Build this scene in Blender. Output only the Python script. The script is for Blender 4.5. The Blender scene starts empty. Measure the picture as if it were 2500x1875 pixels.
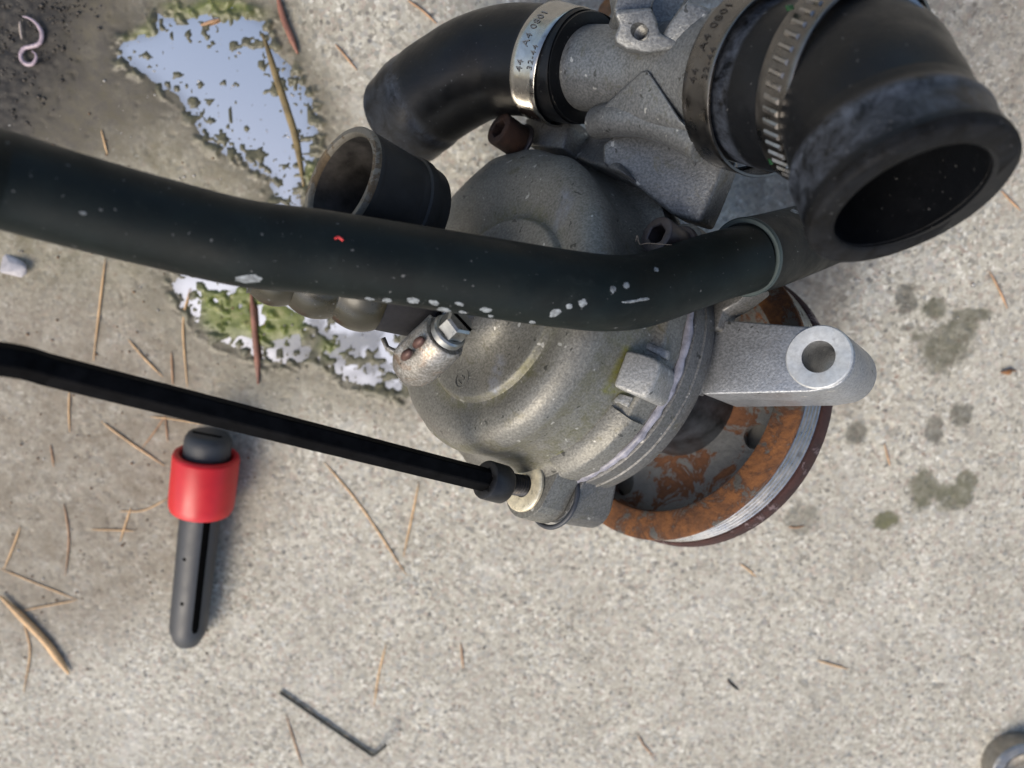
import bpy, bmesh, math, random
import numpy as np
from mathutils import Vector, Matrix
R = math.radians
rng = random.Random(7)
sc = bpy.context.scene
col = sc.collection

# ------------------------------------------------------------------ camera, sky, sun, exposure
H = 314.3                      # camera height over the concrete, mm
TILT = R(-12.0)                # looks a little towards the photo's lower edge
cam = bpy.data.objects.new('camera', bpy.data.cameras.new('camera'))
col.objects.link(cam)
cam.location = (0, 0, H * .001)
cam.rotation_euler = (TILT, 0, 0)
cam.data.sensor_width = 36.0
cam.data.lens = 27.0
cam.data.clip_start = .005
cam.data.clip_end = 200.0
cam.data.dof.use_dof = True
cam.data.dof.focus_distance = .205
cam.data.dof.aperture_fstop = 12
sc.camera = cam

SUN_EL, SUN_AZ = R(47), (-.66, -.75)       # light comes from the photo's lower left
world = bpy.data.worlds.new('World'); sc.world = world
world.use_nodes = True
wn = world.node_tree
wn.nodes.clear()
sky = wn.nodes.new('ShaderNodeTexSky'); sky.sky_type = 'NISHITA'; sky.sun_disc = False
sky.sun_elevation = SUN_EL
sky.sun_rotation = math.atan2(SUN_AZ[0], SUN_AZ[1])
sky.air_density = 1.0; sky.dust_density = 2.6; sky.ozone_density = .6
bg = wn.nodes.new('ShaderNodeBackground'); bg.inputs['Strength'].default_value = .1
wo = wn.nodes.new('ShaderNodeOutputWorld')
wn.links.new(sky.outputs[0], bg.inputs[0]); wn.links.new(bg.outputs[0], wo.inputs[0])
sl = bpy.data.lights.new('sun', 'SUN'); sl.energy = 1.3; sl.angle = R(33); sl.color = (1, .91, .76)
so = bpy.data.objects.new('sun', sl); col.objects.link(so)
sd = Vector((SUN_AZ[0] * math.cos(SUN_EL), SUN_AZ[1] * math.cos(SUN_EL), math.sin(SUN_EL)))
so.rotation_euler = (-sd).to_track_quat('-Z', 'Y').to_euler()
sc.view_settings.view_transform = 'Standard'
sc.view_settings.look = 'None'
sc.view_settings.exposure = 1.08

# ------------------------------------------------------------------ frames (all in millimetres)
F, CX, CY = 1875.0, 1250.0, 937.5
ct, st = math.cos(TILT), math.sin(TILT)
RT, UP, FW = np.array([1., 0, 0]), np.array([0, ct, st]), np.array([0, st, -ct])
CAM = np.array([0, 0, H])
def dirw(v): return v[0] * RT - v[1] * UP + v[2] * FW
def W(p): return CAM + dirw(p)
def P(px, py, z): return W(((px - CX) / F * z, (py - CY) / F * z, z))
def ray(px, py): return dirw(((px - CX) / F, (py - CY) / F, 1.))
def G(px, py, h=0.0):
    d = ray(px, py); return CAM + d * ((h - H) / d[2])
def onplane(px, py, p0, n):
    d = ray(px, py); return CAM + d * (np.dot(p0 - CAM, n) / np.dot(d, n))
def nrm(v):
    v = np.asarray(v, float); return v / np.linalg.norm(v)
# the pump's own axes: PA points out of its front face, PE2 to the right, PE1 up
_A = nrm([-.7215, -.2846, -.6312])
_e1 = nrm(np.array([0, -1., 0]) + _A[1] * _A); _e2 = -np.cross(_A, _e1)
_O = np.array([(1190.8 - CX) / F * 215, (747.9 - CY) / F * 215, 215.])
PA, PE1, PE2, PO = dirw(_A), dirw(_e1), dirw(_e2), W(_O)
def L(a, b, s): return PO - s * PA + a * PE2 + b * PE1
def Lpx(px, py, s): return onplane(px, py, PO - s * PA, PA)

# ------------------------------------------------------------------ mesh helpers
class MB:
    def __init__(self): self.v = []; self.f = []; self.at = {}
    def add(self, vs, fs):
        k = len(self.v); self.v += [np.asarray(p, float) for p in vs]
        self.f += [tuple(i + k for i in f) for f in fs]; return k
    def rings(self, rings, cap0=True, cap1=True, closed=True):
        n = len(rings[0]); vs = [p for r in rings for p in r]; fs = []
        for i in range(len(rings) - 1):
            for j in range(n if closed else n - 1):
                a, b = i * n + j, i * n + (j + 1) % n
                fs.append((a, b, b + n, a + n))
        if cap0: fs.append(tuple(range(n))[::-1])
        if cap1: fs.append(tuple(range((len(rings) - 1) * n, len(rings) * n)))
        return self.add(vs, fs)
    def lathe(self, prof, org, ax, u, seg=64, cap0=False, cap1=False, a0=0, a1=None):
        ax = nrm(ax); u = nrm(np.asarray(u) - np.dot(u, ax) * ax); w = np.cross(ax, u)
        full = a1 is None
        an = [2 * math.pi * j / seg for j in range(seg)] if full else [a0 + (a1 - a0) * j / (seg - 1) for j in range(seg)]
        rg = [[org + s * ax + r * (math.cos(t) * u + math.sin(t) * w) for t in an] for r, s in prof]
        return self.rings(rg, cap0, cap1, full)
    def bm(self, b):
        b.verts.index_update()
        self.add([np.array(v.co) for v in b.verts], [tuple(v.index for v in f.verts) for f in b.faces])
        b.free()
    def prism(self, pts, ext, bev=0.0, seg=2):
        b = bmesh.new(); n = len(pts)
        lo = [b.verts.new(p) for p in pts]; hi = [b.verts.new(np.asarray(p) + ext) for p in pts]
        b.faces.new(lo); b.faces.new(hi[::-1])
        for i in range(n): b.faces.new((lo[i], hi[i], hi[(i + 1) % n], lo[(i + 1) % n]))
        bmesh.ops.recalc_face_normals(b, faces=b.faces)
        if bev: bmesh.ops.bevel(b, geom=list(b.edges), offset=bev, segments=seg, profile=.5, affect='EDGES', clamp_overlap=True)
        self.bm(b)
    def hull(self, pts, bev=0.0, seg=2):
        b = bmesh.new()
        for p in pts: b.verts.new(p)
        r = bmesh.ops.convex_hull(b, input=b.verts)
        bmesh.ops.delete(b, geom=list({g for g in r['geom_interior'] + r['geom_unused'] if isinstance(g, bmesh.types.BMVert)}), context='VERTS')
        bmesh.ops.dissolve_limit(b, angle_limit=R(4), verts=b.verts, edges=b.edges)
        bmesh.ops.recalc_face_normals(b, faces=b.faces)
        if bev: bmesh.ops.bevel(b, geom=list(b.edges), offset=bev, segments=seg, profile=.5, affect='EDGES', clamp_overlap=True)
        self.bm(b)
    def tube(self, path, rad, seg=32, cap0=True, cap1=True, inner=None, inlen=None):
        path = np.asarray(path, float); n = len(path)
        rad = [rad] * n if np.isscalar(rad) else rad
        fr = frames(path)
        an = np.arange(seg) * 2 * math.pi / seg
        def ring(i, r): return [path[i] + r * (math.cos(t) * fr[i][0] + math.sin(t) * fr[i][1]) for t in an]
        rg = [ring(i, rad[i]) for i in range(n)]
        if inner is not None:                      # hollow towards the far end
            rr = rad[-1]
            rg[-1] = ring(n - 1, rr - .5)
            rg.insert(n - 1, ring(n - 1, rr)) if False else None
            rg.append(ring(n - 1, inner + .4))
            k = n - 1
            while k > (n - 1 - (inlen or 10)) and k > 0:
                rg.append(ring(k, inner)); k -= 1
        return self.rings(rg, cap0, cap1)
    def build(self, name, mat, parent=None, origin=None, smooth=40, attrs=None):
        org = np.array(parent_origin(parent)) if origin is None else np.asarray(origin)
        me = bpy.data.meshes.new(name)
        me.from_pydata([tuple((p - org) * .001) for p in self.v], [], self.f)
        b = bmesh.new(); b.from_mesh(me); bmesh.ops.recalc_face_normals(b, faces=b.faces); b.to_mesh(me); b.free()
        me.validate(); me.update()
        me.shade_smooth()
        if smooth is not None and smooth < 180: me.set_sharp_from_angle(angle=R(smooth))
        for k, a in (attrs or {}).items():
            t = me.attributes.new(k, 'FLOAT', 'POINT'); t.data.foreach_set('value', np.asarray(a, np.float32))
        me.materials.append(mat)
        o = bpy.data.objects.new(name, me); col.objects.link(o)
        if parent is not None: o.parent = parent
        else: o.location = tuple(org * .001)
        return o
ORG = {}
def parent_origin(p):
    if p is None: return (0, 0, 0)
    while p.parent is not None: p = p.parent
    return ORG[p.name]
def frames(path):
    n = len(path); t = [nrm(path[min(i + 1, n - 1)] - path[max(i - 1, 0)]) for i in range(n)]
    u = np.cross(t[0], [0.13, .2, 1.0]); u = nrm(u); out = []
    for i in range(n):
        u = nrm(u - np.dot(u, t[i]) * t[i]); out.append((u, np.cross(t[i], u)))
    return out
def spline(pts, k=8):
    p = [np.asarray(q, float) for q in pts]; p = [2 * p[0] - p[1]] + p + [2 * p[-1] - p[-2]]; out = []
    for i in range(1, len(p) - 2):
        for j in range(k):
            t = j / k; a, b, c, d = p[i - 1], p[i], p[i + 1], p[i + 2]
            out.append(.5 * (2 * b + (c - a) * t + (2 * a - 5 * b + 4 * c - d) * t * t + (3 * b - a - 3 * c + d) * t ** 3))
    out.append(p[-2]); return np.array(out)
def lin(pts, k):            # per-sample interpolation of radii that goes with spline()
    out = []
    for i in range(len(pts) - 1):
        for j in range(k): out.append(pts[i] + (pts[i + 1] - pts[i]) * j / k)
    return out + [pts[-1]]
def thing(name, label, cat, org, group=None):
    o = bpy.data.objects.new(name, None); col.objects.link(o)
    o.empty_display_size = .01
    o.location = tuple(np.asarray(org) * .001); o['label'] = label; o['category'] = cat
    if group: o['group'] = group
    ORG[o.name] = np.asarray(org, float); return o
def tag(o, label, cat, group=None):
    o['label'] = label; o['category'] = cat
    if group: o['group'] = group
    return o
def cut(o, cutters):
    """subtract cutter meshes for good and drop them"""
    for c in cutters:
        m = o.modifiers.new('cut', 'BOOLEAN'); m.operation = 'DIFFERENCE'; m.object = c; m.solver = 'EXACT'
    bpy.context.view_layer.update()
    dg = bpy.context.evaluated_depsgraph_get()
    me = bpy.data.meshes.new_from_object(o.evaluated_get(dg)); o.modifiers.clear(); o.data = me
    me.shade_smooth(); me.set_sharp_from_angle(angle=R(35))
    for c in cutters: bpy.data.objects.remove(c)
def text_pts(s, size, ext=.0, spacing=1.0):
    cu = bpy.data.curves.new('lettering', 'FONT'); cu.body = s; cu.size = size; cu.extrude = ext; cu.space_character = spacing
    cu.resolution_u = 3
    o = bpy.data.objects.new('lettering', cu); col.objects.link(o); bpy.context.view_layer.update()
    me = bpy.data.meshes.new_from_object(o.evaluated_get(bpy.context.evaluated_depsgraph_get()))
    v = [np.array(q.co) for q in me.vertices]; f = [tuple(p.vertices) for p in me.polygons]
    bpy.data.objects.remove(o); bpy.data.curves.remove(cu); bpy.data.meshes.remove(me)
    return v, f

# ------------------------------------------------------------------ materials
class Mat:
    def __init__(self, name):
        self.m = bpy.data.materials.new(name); self.m.use_nodes = True
        self.t = self.m.node_tree; self.t.nodes.clear()
        self.out = self.n('ShaderNodeOutputMaterial'); self.b = self.n('ShaderNodeBsdfPrincipled')
        self.l(self.b.outputs[0], self.out.inputs[0])
        self.co = self.n('ShaderNodeTexCoord').outputs['Object']
    def n(self, t): return self.t.nodes.new(t)
    def l(self, a, b): self.t.links.new(a, b)
    def noise(self, scale, detail=3, rough=.6, dist=0.0, co=None):
        n = self.n('ShaderNodeTexNoise'); n.inputs['Scale'].default_value = scale; n.inputs['Detail'].default_value = detail
        n.inputs['Roughness'].default_value = rough; n.inputs['Distortion'].default_value = dist
        self.l(co or self.co, n.inputs['Vector']); return n.outputs['Fac']
    def vor(self, scale, out='Color', feature='F1', rnd=1.0, co=None):
        n = self.n('ShaderNodeTexVoronoi'); n.feature = feature; n.inputs['Scale'].default_value = scale
        n.inputs['Randomness'].default_value = rnd
        self.l(co or self.co, n.inputs['Vector']); return n.outputs[out]
    def ramp(self, fac, stops, interp='LINEAR'):
        n = self.n('ShaderNodeValToRGB'); n.color_ramp.interpolation = interp; e = n.color_ramp.elements
        while len(e) < len(stops): e.new(.5)
        for k, (p, c) in zip(e, stops):
            k.position = p; k.color = (c, c, c, 1) if np.isscalar(c) else (*c, 1)
        self.l(fac, n.inputs[0]); return n.outputs[0]
    def mix(self, fac, a, b, mode='MIX'):
        n = self.n('ShaderNodeMix'); n.data_type = 'RGBA'; n.blend_type = mode
        for s, v in ((n.inputs[0], fac), (n.inputs[6], a), (n.inputs[7], b)):
            if hasattr(v, 'default_value') or hasattr(v, 'is_linked'): self.l(v, s)
            elif np.isscalar(v): s.default_value = v if s == n.inputs[0] else (v, v, v, 1)
            else: s.default_value = (*v, 1)
        return n.outputs[2]
    def math(self, op, a, b=0.0, clamp=False):
        n = self.n('ShaderNodeMath'); n.operation = op; n.use_clamp = clamp
        for s, v in ((n.inputs[0], a), (n.inputs[1], b)):
            if hasattr(v, 'is_linked'): self.l(v, s)
            else: s.default_value = v
        return n.outputs[0]
    def attr(self, name):
        n = self.n('ShaderNodeAttribute'); n.attribute_name = name; return n.outputs['Fac']
    def bump(self, h, strength=.3, dist=.0002, prev=None):
        n = self.n('ShaderNodeBump'); n.inputs['Strength'].default_value = strength; n.inputs['Distance'].default_value = dist
        self.l(h, n.inputs['Height'])
        if prev is not None: self.l(prev, n.inputs['Normal'])
        return n.outputs[0]
    def set(self, color=None, rough=None, metal=None, normal=None, **kw):
        for k, v in dict({'Base Color': color, 'Roughness': rough, 'Metallic': metal, 'Normal': normal}, **kw).items():
            if v is None: continue
            s = self.b.inputs[k]
            if hasattr(v, 'is_linked'): self.l(v, s)
            elif np.isscalar(v): s.default_value = v
            else: s.default_value = (*v, 1)
        return self.m

def cast_metal(name, lo, hi, grime=(.10, .09, .05), rough=.5, metal=.55, moss=False, grain=1500):
    M = Mat(name)
    big = M.noise(45, 4, .65, .6); fine = M.noise(grain, 2, .6)
    c = M.ramp(big, [(.3, lo), (.7, hi)])
    c = M.mix(M.ramp(fine, [(.36, .0), (.68, 1.0)]), M.mix(.55, c, tuple(.8 * x for x in lo)), M.mix(.4, c, tuple(min(1, 1.55 * x) for x in hi)))
    c = M.mix(M.ramp(M.noise(130, 5, .7, 1.0), [(.56, 0), (.70, .55)]), c, grime)
    c = M.mix(M.ramp(M.noise(330, 2, .5), [(.70, 0), (.73, .6)]), c, (.55, .54, .50))
    c = M.mix(M.ramp(M.noise(420, 2, .5, .4), [(.27, .75), (.31, 0)]), c, (.03, .03, .025))
    if moss:
        ms = M.math('MULTIPLY', M.attr('moss'), M.ramp(M.noise(260, 4, .7), [(.36, 0), (.62, 1)]), True)
        c = M.mix(ms, c, (.10, .095, .03))
        wh = M.math('MULTIPLY', M.attr('white'), M.ramp(M.noise(420, 4, .7), [(.3, 0), (.6, 1)]), True)
        c = M.mix(wh, c, (.24, .26, .31))
        c = M.mix(M.math('MULTIPLY', M.attr('ooze'), M.ramp(M.noise(500, 3, .6), [(.3, .3), (.6, 1)]), True), c, (.16, .16, .008))
    r = M.ramp(M.noise(90, 3), [(.3, rough - .1), (.7, rough + .12)])
    nb = M.bump(M.noise(grain, 2, .65), .36, .0003)
    nb = M.bump(M.noise(160, 4, .6), .25, .0006, nb)
    return M.set(c, r, metal, nb)
def rubber(name, base, dust=(.10, .105, .12), rough=.5, amount=.5, bump=.25, attr=False, spec=.16):
    M = Mat(name)
    c = M.ramp(M.noise(70, 4, .6, .4), [(.3, base), (.75, tuple(2.0 * x for x in base))])
    c = M.mix(M.ramp(M.noise(240, 6, .75, .8), [(.56, 0), (.80, amount)]), c, dust)
    c = M.mix(M.ramp(M.noise(900, 2, .5), [(.71, 0), (.75, .7 * amount)]), c, (.4, .4, .4))
    if attr:
        a = M.math('MULTIPLY', M.attr('residue'), M.ramp(M.noise(190, 6, .75, .5), [(.38, 0), (.62, 1)]), True)
        c = M.mix(a, c, (.05, .058, .075))
    r = M.ramp(M.noise(120, 4), [(.3, rough - .08), (.7, rough + .15)])
    nb = M.bump(M.noise(500, 4, .65), bump, .0003)
    return M.set(c, r, 0.0, nb, **{'Specular IOR Level': spec})
def steel(name, color=(.5, .49, .47), rough=.25, streak=600, metal=1.0):
    M = Mat(name)
    n = M.noise(streak, 3, .6, .3); c = M.mix(M.ramp(n, [(.3, 0), (.7, 1)]), tuple(.75 * x for x in color), color)
    c = M.mix(M.ramp(M.noise(150, 4, .7), [(.58, 0), (.72, .6)]), c, (.16, .13, .10))
    return M.set(c, M.ramp(M.noise(220, 3), [(.3, rough * .7), (.7, rough * 1.5)]), metal, M.bump(n, .12, .0002))
def rust(name, dark=(.09, .035, .018), light=(.36, .135, .035), bare=(.17, .165, .155), share=.52):
    M = Mat(name)
    c = M.ramp(M.noise(130, 6, .7, .5), [(.28, dark), (.5, tuple(.5 * (a + b) for a, b in zip(dark, light))), (.72, light)])
    bm_ = M.ramp(M.noise(75, 8, .74, .5), [(share - .012, 0), (share + .02, 1)])
    c = M.mix(M.ramp(M.noise(75, 8, .74, .5), [(share - .07, 0), (share - .015, .75), (share + .0, .3)]), c, dark)
    c = M.mix(bm_, c, M.ramp(M.noise(300, 3), [(.3, tuple(.8 * x for x in bare)), (.7, bare)]))
    nb = M.bump(M.noise(420, 6, .75), .8, .0006)
    return M.set(c, M.ramp(bm_, [(0, .85), (1, .5)]), M.math('MULTIPLY', bm_, .35), nb)
def plain(name, c, rough=.5, metal=0.0, var=.25, scale=300, bump=.15, **kw):
    M = Mat(name)
    cc = M.ramp(M.noise(scale, 4, .65), [(.3, tuple(max(0, x * (1 - var)) for x in c)), (.7, tuple(min(1, x * (1 + var)) for x in c))])
    return M.set(cc, M.ramp(M.noise(scale * .5, 3), [(.3, max(.03, rough - .07)), (.7, rough + .07)]), metal, M.bump(M.noise(scale * 3, 3), bump, .0002), **kw)

m_cover = cast_metal('cast_cover', (.125, .121, .105), (.195, .189, .168), rough=.5, metal=.4, moss=True)
m_cast = cast_metal('cast_housing', (.12, .12, .116), (.19, .19, .185), rough=.48, metal=.45)
m_cast_dark = cast_metal('cast_dark', (.088, .087, .084), (.15, .149, .144), rough=.48, metal=.45)
m_cast_lit = cast_metal('cast_lit', (.21, .21, .20), (.30, .30, .29), rough=.48, metal=.4)  # cast metal painted paler, for faces turned to the sky
m_castclean = cast_metal('cast_clean', (.22, .23, .24), (.31, .32, .335), rough=.42, metal=.6, grime=(.30, .30, .30))
m_therm = cast_metal('cast_thermostat', (.105, .109, .11), (.185, .19, .192), rough=.45, metal=.5)
m_machined = steel('machined_alloy', (.60, .61, .60), .42, 800, .45)
m_sealant = plain('sealant', (.24, .235, .27), .4, 0, .5, 250, .3)
m_black_seal = plain('gasket_edge', (.035, .038, .045), .45)
m_neck = plain('bearing_neck', (.055, .06, .07), .38, .6, .8, 110, .2)
m_rust_face = rust('rusty_flange', (.045, .019, .011), (.27, .105, .028), (.105, .10, .09), .54)
m_rust_disc = rust('rusty_web', (.10, .042, .02), (.25, .105, .045), (.20, .205, .205), .47)
m_rust_dark = rust('dark_rust', (.022, .009, .008), (.06, .020, .015), (.16, .11, .11), .60)
m_groove = steel('belt_groove', (.62, .59, .55), .3, 900)
m_bolt_rust = rust('rusty_bolt', (.018, .010, .007), (.07, .030, .015), (.05, .036, .03), .6)
m_bolt_black = plain('black_bolt', (.03, .03, .032), .4, .7, .3)
m_bolt_grey = plain('grey_bolt', (.055, .046, .047), .45, .4, .4)
m_thread = steel('thread_steel', (.07, .07, .075), .35, 500)
m_socket_dark = plain('socket_dark', (.012, .012, .014), .5)
m_washer = plain('zinc_washer', (.70, .63, .46), .3, .35, .4, 260, .25)
m_pipe = rubber('pipe_paint', (.0035, .0055, .0052), (.03, .036, .035), .46, .3, .12)
m_sleeve = rubber('sleeve_rubber', (.006, .0075, .0075), (.04, .045, .045), .5, .4, .2)
m_sleeve_edge = plain('sleeve_edge', (.035, .05, .05), .6)
m_hose = rubber('hose_rubber', (.0024, .0028, .0036), (.032, .035, .04), .36, .2, .25, attr=True, spec=.24)
m_mouth = rubber('mouth_rubber', (.003, .0029, .0028), (.07, .07, .068), .6, .25, .5, attr=True, spec=.1)
m_clamp = steel('clamp_steel', (.44, .43, .41), .2, 500)
m_clamp_dark = steel('clamp_steel_dark', (.17, .16, .15), .28, 500)  # darker clamp steel; the bands' dark reflections are put into its colour
m_clamp_tooth = steel('clamp_tooth', (.36, .34, .32), .3, 500)
m_stamp = plain('stamped_mark', (.035, .032, .03), .5, .4)
m_green = plain('green_liner', (.006, .04, .013), .5)
m_stub = plain('stub_black', (.010, .0095, .009), .6, 0, .6, 180, .5)
m_stub_rim = rust('stub_rim', (.07, .05, .03), (.17, .12, .065), (.17, .155, .125), .47)
m_stub_in = plain('stub_bore', (.05, .045, .04), .6, .1, .8, 130, .4)
m_bellows = rubber('bellows_rubber', (.019, .0165, .008), (.10, .10, .09), .27, .3, .08, spec=.6)
m_fabric = plain('braided_sleeve', (.006, .006, .009), .75, 0, .6, 1500, .6)
m_wormhouse = cast_metal('clamp_zinc', (.17, .155, .13), (.36, .345, .32), (.24, .12, .045), .42, .55)
m_chip = plain('chipped_paint', (.165, .18, .19), .7, 0, .75, 900, .5)
m_red_bit = plain('red_fibre', (.55, .03, .03), .5)
m_key = plain('black_oxide', (.0045, .0045, .005), .62, 0, .5, 250, .08, **{'Specular IOR Level': .03})
m_red = plain('red_plastic', (.50, .008, .012), .38, 0, .06, 200, .04)
m_grip = plain('dark_grey_plastic', (.030, .032, .036), .52, 0, .15, 300, .08)
m_slot = plain('black_slot', (.002, .002, .002), .8, 0, .2, 300, .05, **{'Specular IOR Level': .02})
m_needle = plain('dry_needle', (.60, .38, .19), .6, 0, .35, 150)
m_needle_dark = plain('brown_needle', (.37, .215, .115), .6, 0, .45, 150)
m_twig = plain('wet_twig', (.20, .085, .055), .45, 0, .4, 300)
m_straw = plain('straw_blade', (.16, .115, .045), .45, 0, .5, 200)
m_worm = plain('worm_skin', (.36, .28, .31), .22, 0, .35, 700, .1)
m_pebble = plain('grey_pebble', (.38, .36, .37), .6, 0, .25, 250)
m_leaf = plain('dead_leaf', (.22, .095, .03), .6, 0, .5, 250)

# ------------------------------------------------------------------ ground and puddle
def vnoise(X, Y, size, seed):
    g = np.random.RandomState(seed).rand(512, 512)
    x, y = X / size + 1000.3, Y / size + 1000.7
    xi, yi = np.floor(x).astype(int), np.floor(y).astype(int); fx, fy = x - xi, y - yi
    fx = fx * fx * (3 - 2 * fx); fy = fy * fy * (3 - 2 * fy)
    i0, i1, j0, j1 = xi % 512, (xi + 1) % 512, yi % 512, (yi + 1) % 512
    return (g[i0, j0] * (1 - fx) + g[i1, j0] * fx) * (1 - fy) + (g[i0, j1] * (1 - fx) + g[i1, j1] * fx) * fy
def fbm(X, Y, size, seed, o=4):
    s = 0; w = 0
    for k in range(o): s = s + vnoise(X, Y, size / 2 ** k, seed + k) * .55 ** k; w += .55 ** k
    return s / w
def sdf(X, Y, poly):
    n = len(poly); d = np.full(X.shape, 1e9); ins = np.zeros(X.shape, bool)
    for i in range(n):
        ax, ay = poly[i]; bx, by = poly[(i + 1) % n]; ex, ey = bx - ax, by - ay
        t = np.clip(((X - ax) * ex + (Y - ay) * ey) / (ex * ex + ey * ey + 1e-9), 0, 1)
        d = np.minimum(d, np.hypot(X - ax - t * ex, Y - ay - t * ey))
        c = ((ay > Y) != (by > Y)) & (X < ex * (Y - ay) / (by - ay + 1e-12) + ax); ins ^= c
    return np.where(ins, -d, d)
def gp(pts): return [tuple(G(x, y)[:2]) for x, y in pts]
def sm(x, a, b):
    t = np.clip((x - a) / (b - a), 0, 1); return t * t * (3 - 2 * t)

PUD = gp([(362, 14), (352, 58), (288, 88), (277, 120), (288, 165), (338, 195), (388, 232), (428, 248), (456, 290), (480, 340), (512, 372),
          (580, 405), (640, 445), (660, 520), (560, 600), (430, 660), (395, 690), (430, 745), (480, 800), (520, 845), (600, 880), (640, 905), (770, 895),
          (830, 940), (990, 985), (1060, 900), (1000, 760), (900, 640), (800, 560), (745, 470), (770, 420), (796, 350), (775, 230),
          (735, 170), (690, 90), (672, 42), (600, 10), (480, -10)])
ALG = [gp([(470, 690), (640, 690), (760, 770), (740, 830), (650, 850), (560, 838), (500, 800), (470, 740)]),
       gp([(790, 820), (835, 822), (840, 870), (800, 880), (782, 850)]), gp([(735, 400), (765, 380), (770, 430), (745, 450)]),
       gp([(305, 60), (360, 40), (372, 92), (310, 100)]), gp([(355, -10), (700, -10), (690, 40), (560, 48), (480, 40), (400, 20)])]
STAIN = [(2215, 729, 30, 36, 0), (2284, 756, 34, 30, .4), (2304, 850, 78, 62, .4), (2360, 772, 48, 20, .4), (2330, 810, 60, 40, .4), (2095, 1050, 34, 26, 0),
         (2280, 1046, 26, 48, 0), (2349, 1015, 34, 30, .1), (2250, 1190, 36, 62, .6), (2320, 1215, 50, 32, .6), (2358, 1175, 26, 34, .6),
         (2160, 1268, 32, 26, 1.), (1953, 1268, 50, 40, 0.2), (2225, 800, 18, 14, 0)]
def axis_grid(lo, hi, step, far):
    a = list(np.arange(lo, hi + step * .5, step)); b = a[:]; g = step
    while b[-1] < far: g *= 1.6; b.append(b[-1] + g)
    g = step; c = []; x = lo
    while x > -far: g *= 1.6; x -= g; c.append(x)
    return np.array(c[::-1] + b)
def make_ground():
    xs = axis_grid(-262, 262, .7, 3000); ys = axis_grid(-276, 106, .7, 3000)
    X, Y = np.meshgrid(xs, ys); nx, ny = len(xs), len(ys)
    near = (np.abs(X) < 280) & (Y > -300) & (Y < 130)
    wx, wy = X + 6 * (fbm(X, Y, 12, 3, 3) - .5), Y + 6 * (fbm(X, Y, 12, 33, 3) - .5)
    d = sdf(wx, wy, PUD) + 1.6 * (fbm(X, Y, 3, 133, 3) - .5)
    z = .34 * (fbm(X, Y, 3.2, 11, 3) - .5) + .5 * (fbm(X, Y, 45, 17, 2) - .5) * sm(d, 0, 40)
    z += .5 * sm(vnoise(X, Y, 2.3, 21), .80, .97) * -1.0 * sm(d, 0, 8)            # small pits between the stones
    inside = sm(-d, -1.5, 9.0)
    z -= 1.15 * inside
    edge = 1 - sm(-d, 6, 26)                                               # flecks stand out of the water, most near its edge
    right = sm(X, G(640, 250)[0], G(760, 250)[0])
    fl = fbm(X, Y, 3.4, 41, 2)
    thr = .755 - .16 * edge - .05 * right
    fleck = sm(fl, thr, thr + .06) * sm(-d, -3, 2)
    fl2 = fbm(X, Y, 1.9, 47, 2); thr2 = .83 - .20 * (1 - sm(-d, 2, 16 + 14 * right)) - .03 * right
    fleck = np.maximum(fleck, .8 * sm(fl2, thr2, thr2 + .06) * sm(-d, -3, 1))
    z += 1.5 * fleck
    al = np.zeros_like(X)
    for p in ALG: al = np.maximum(al, 1 - sm(sdf(wx, wy, p), -6, 3.0))
    z += (1.25 * al * sm(fbm(X, Y, 6, 55, 3), .22, .42)) * sm(-d, -2, 3)
    stain = np.zeros_like(X); sgreen = np.zeros_like(X)
    for px, py, rx, ry, gr in STAIN:
        c = G(px, py); k = G(px + 1, py)[0] - c[0]
        q = np.hypot((wx - c[0]) / (rx * k), (wy - c[1]) / (ry * k)) + .7 * (fbm(X, Y, 6, 61, 4) - .5) + .35 * (fbm(X, Y, 1.6, 63, 2) - .5)
        m = (1 - sm(q, .66, 1.10)); m = m * (.55 if gr == .2 else 1) * (.45 + .85 * fbm(X, Y, 3.5, 66, 3)); stain = np.maximum(stain, m); sgreen = np.maximum(sgreen, m * gr)
    soil = gp([(-80, -80), (330, -80), (300, 20), (190, 60), (165, 130), (215, 200), (130, 270), (110, 350), (-80, 440)])
    ds = sdf(X + 24 * (fbm(X, Y, 25, 5) - .5), Y + 24 * (fbm(X, Y, 25, 6) - .5), soil)
    dirt = 1 - sm(ds, -16, 10)
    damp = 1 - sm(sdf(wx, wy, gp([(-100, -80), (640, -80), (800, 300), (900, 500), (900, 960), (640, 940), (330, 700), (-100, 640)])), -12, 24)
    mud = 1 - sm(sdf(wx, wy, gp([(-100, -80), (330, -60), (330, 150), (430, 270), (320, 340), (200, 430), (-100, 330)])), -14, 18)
    brown = 1 - sm(sdf(wx, wy, gp([(1740, 380), (2100, 340), (2120, 640), (2060, 780), (2100, 1000), (1990, 1020), (1900, 700)])), -9, 9)  # painted shade and soaked dirt under the pump and big hose
    brown = np.maximum(brown, .75 * (1 - sm(sdf(wx, wy, gp([(1300, -80), (2560, -80), (2560, 330), (2380, 260), (2200, 40), (1300, 20)])), -9, 10)))  # upper right: the pump's shadow and damp dirt, painted together
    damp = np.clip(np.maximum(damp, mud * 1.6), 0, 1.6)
    fine = fbm(X, Y, 4.0, 71, 4)
    z += dirt * (1.6 * (fine - .4) + .6)
    leafdirt = 1 - sm(sdf(X, Y, gp([(-100, 640), (420, 700), (640, 960), (660, 1180), (520, 1420), (300, 1560), (-100, 1640)])), -26, 22)
    wet = np.clip(np.maximum(np.maximum(sm(-d, -13, 1), stain), dirt * .5), 0, 1)
    z = np.where(near, z, 0)
    v = np.stack([X, Y, z], -1).reshape(-1, 3) * .001
    idx = np.arange(nx * ny).reshape(ny, nx)
    q = np.stack([idx[:-1, :-1], idx[:-1, 1:], idx[1:, 1:], idx[1:, :-1]], -1).reshape(-1, 4)
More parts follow.
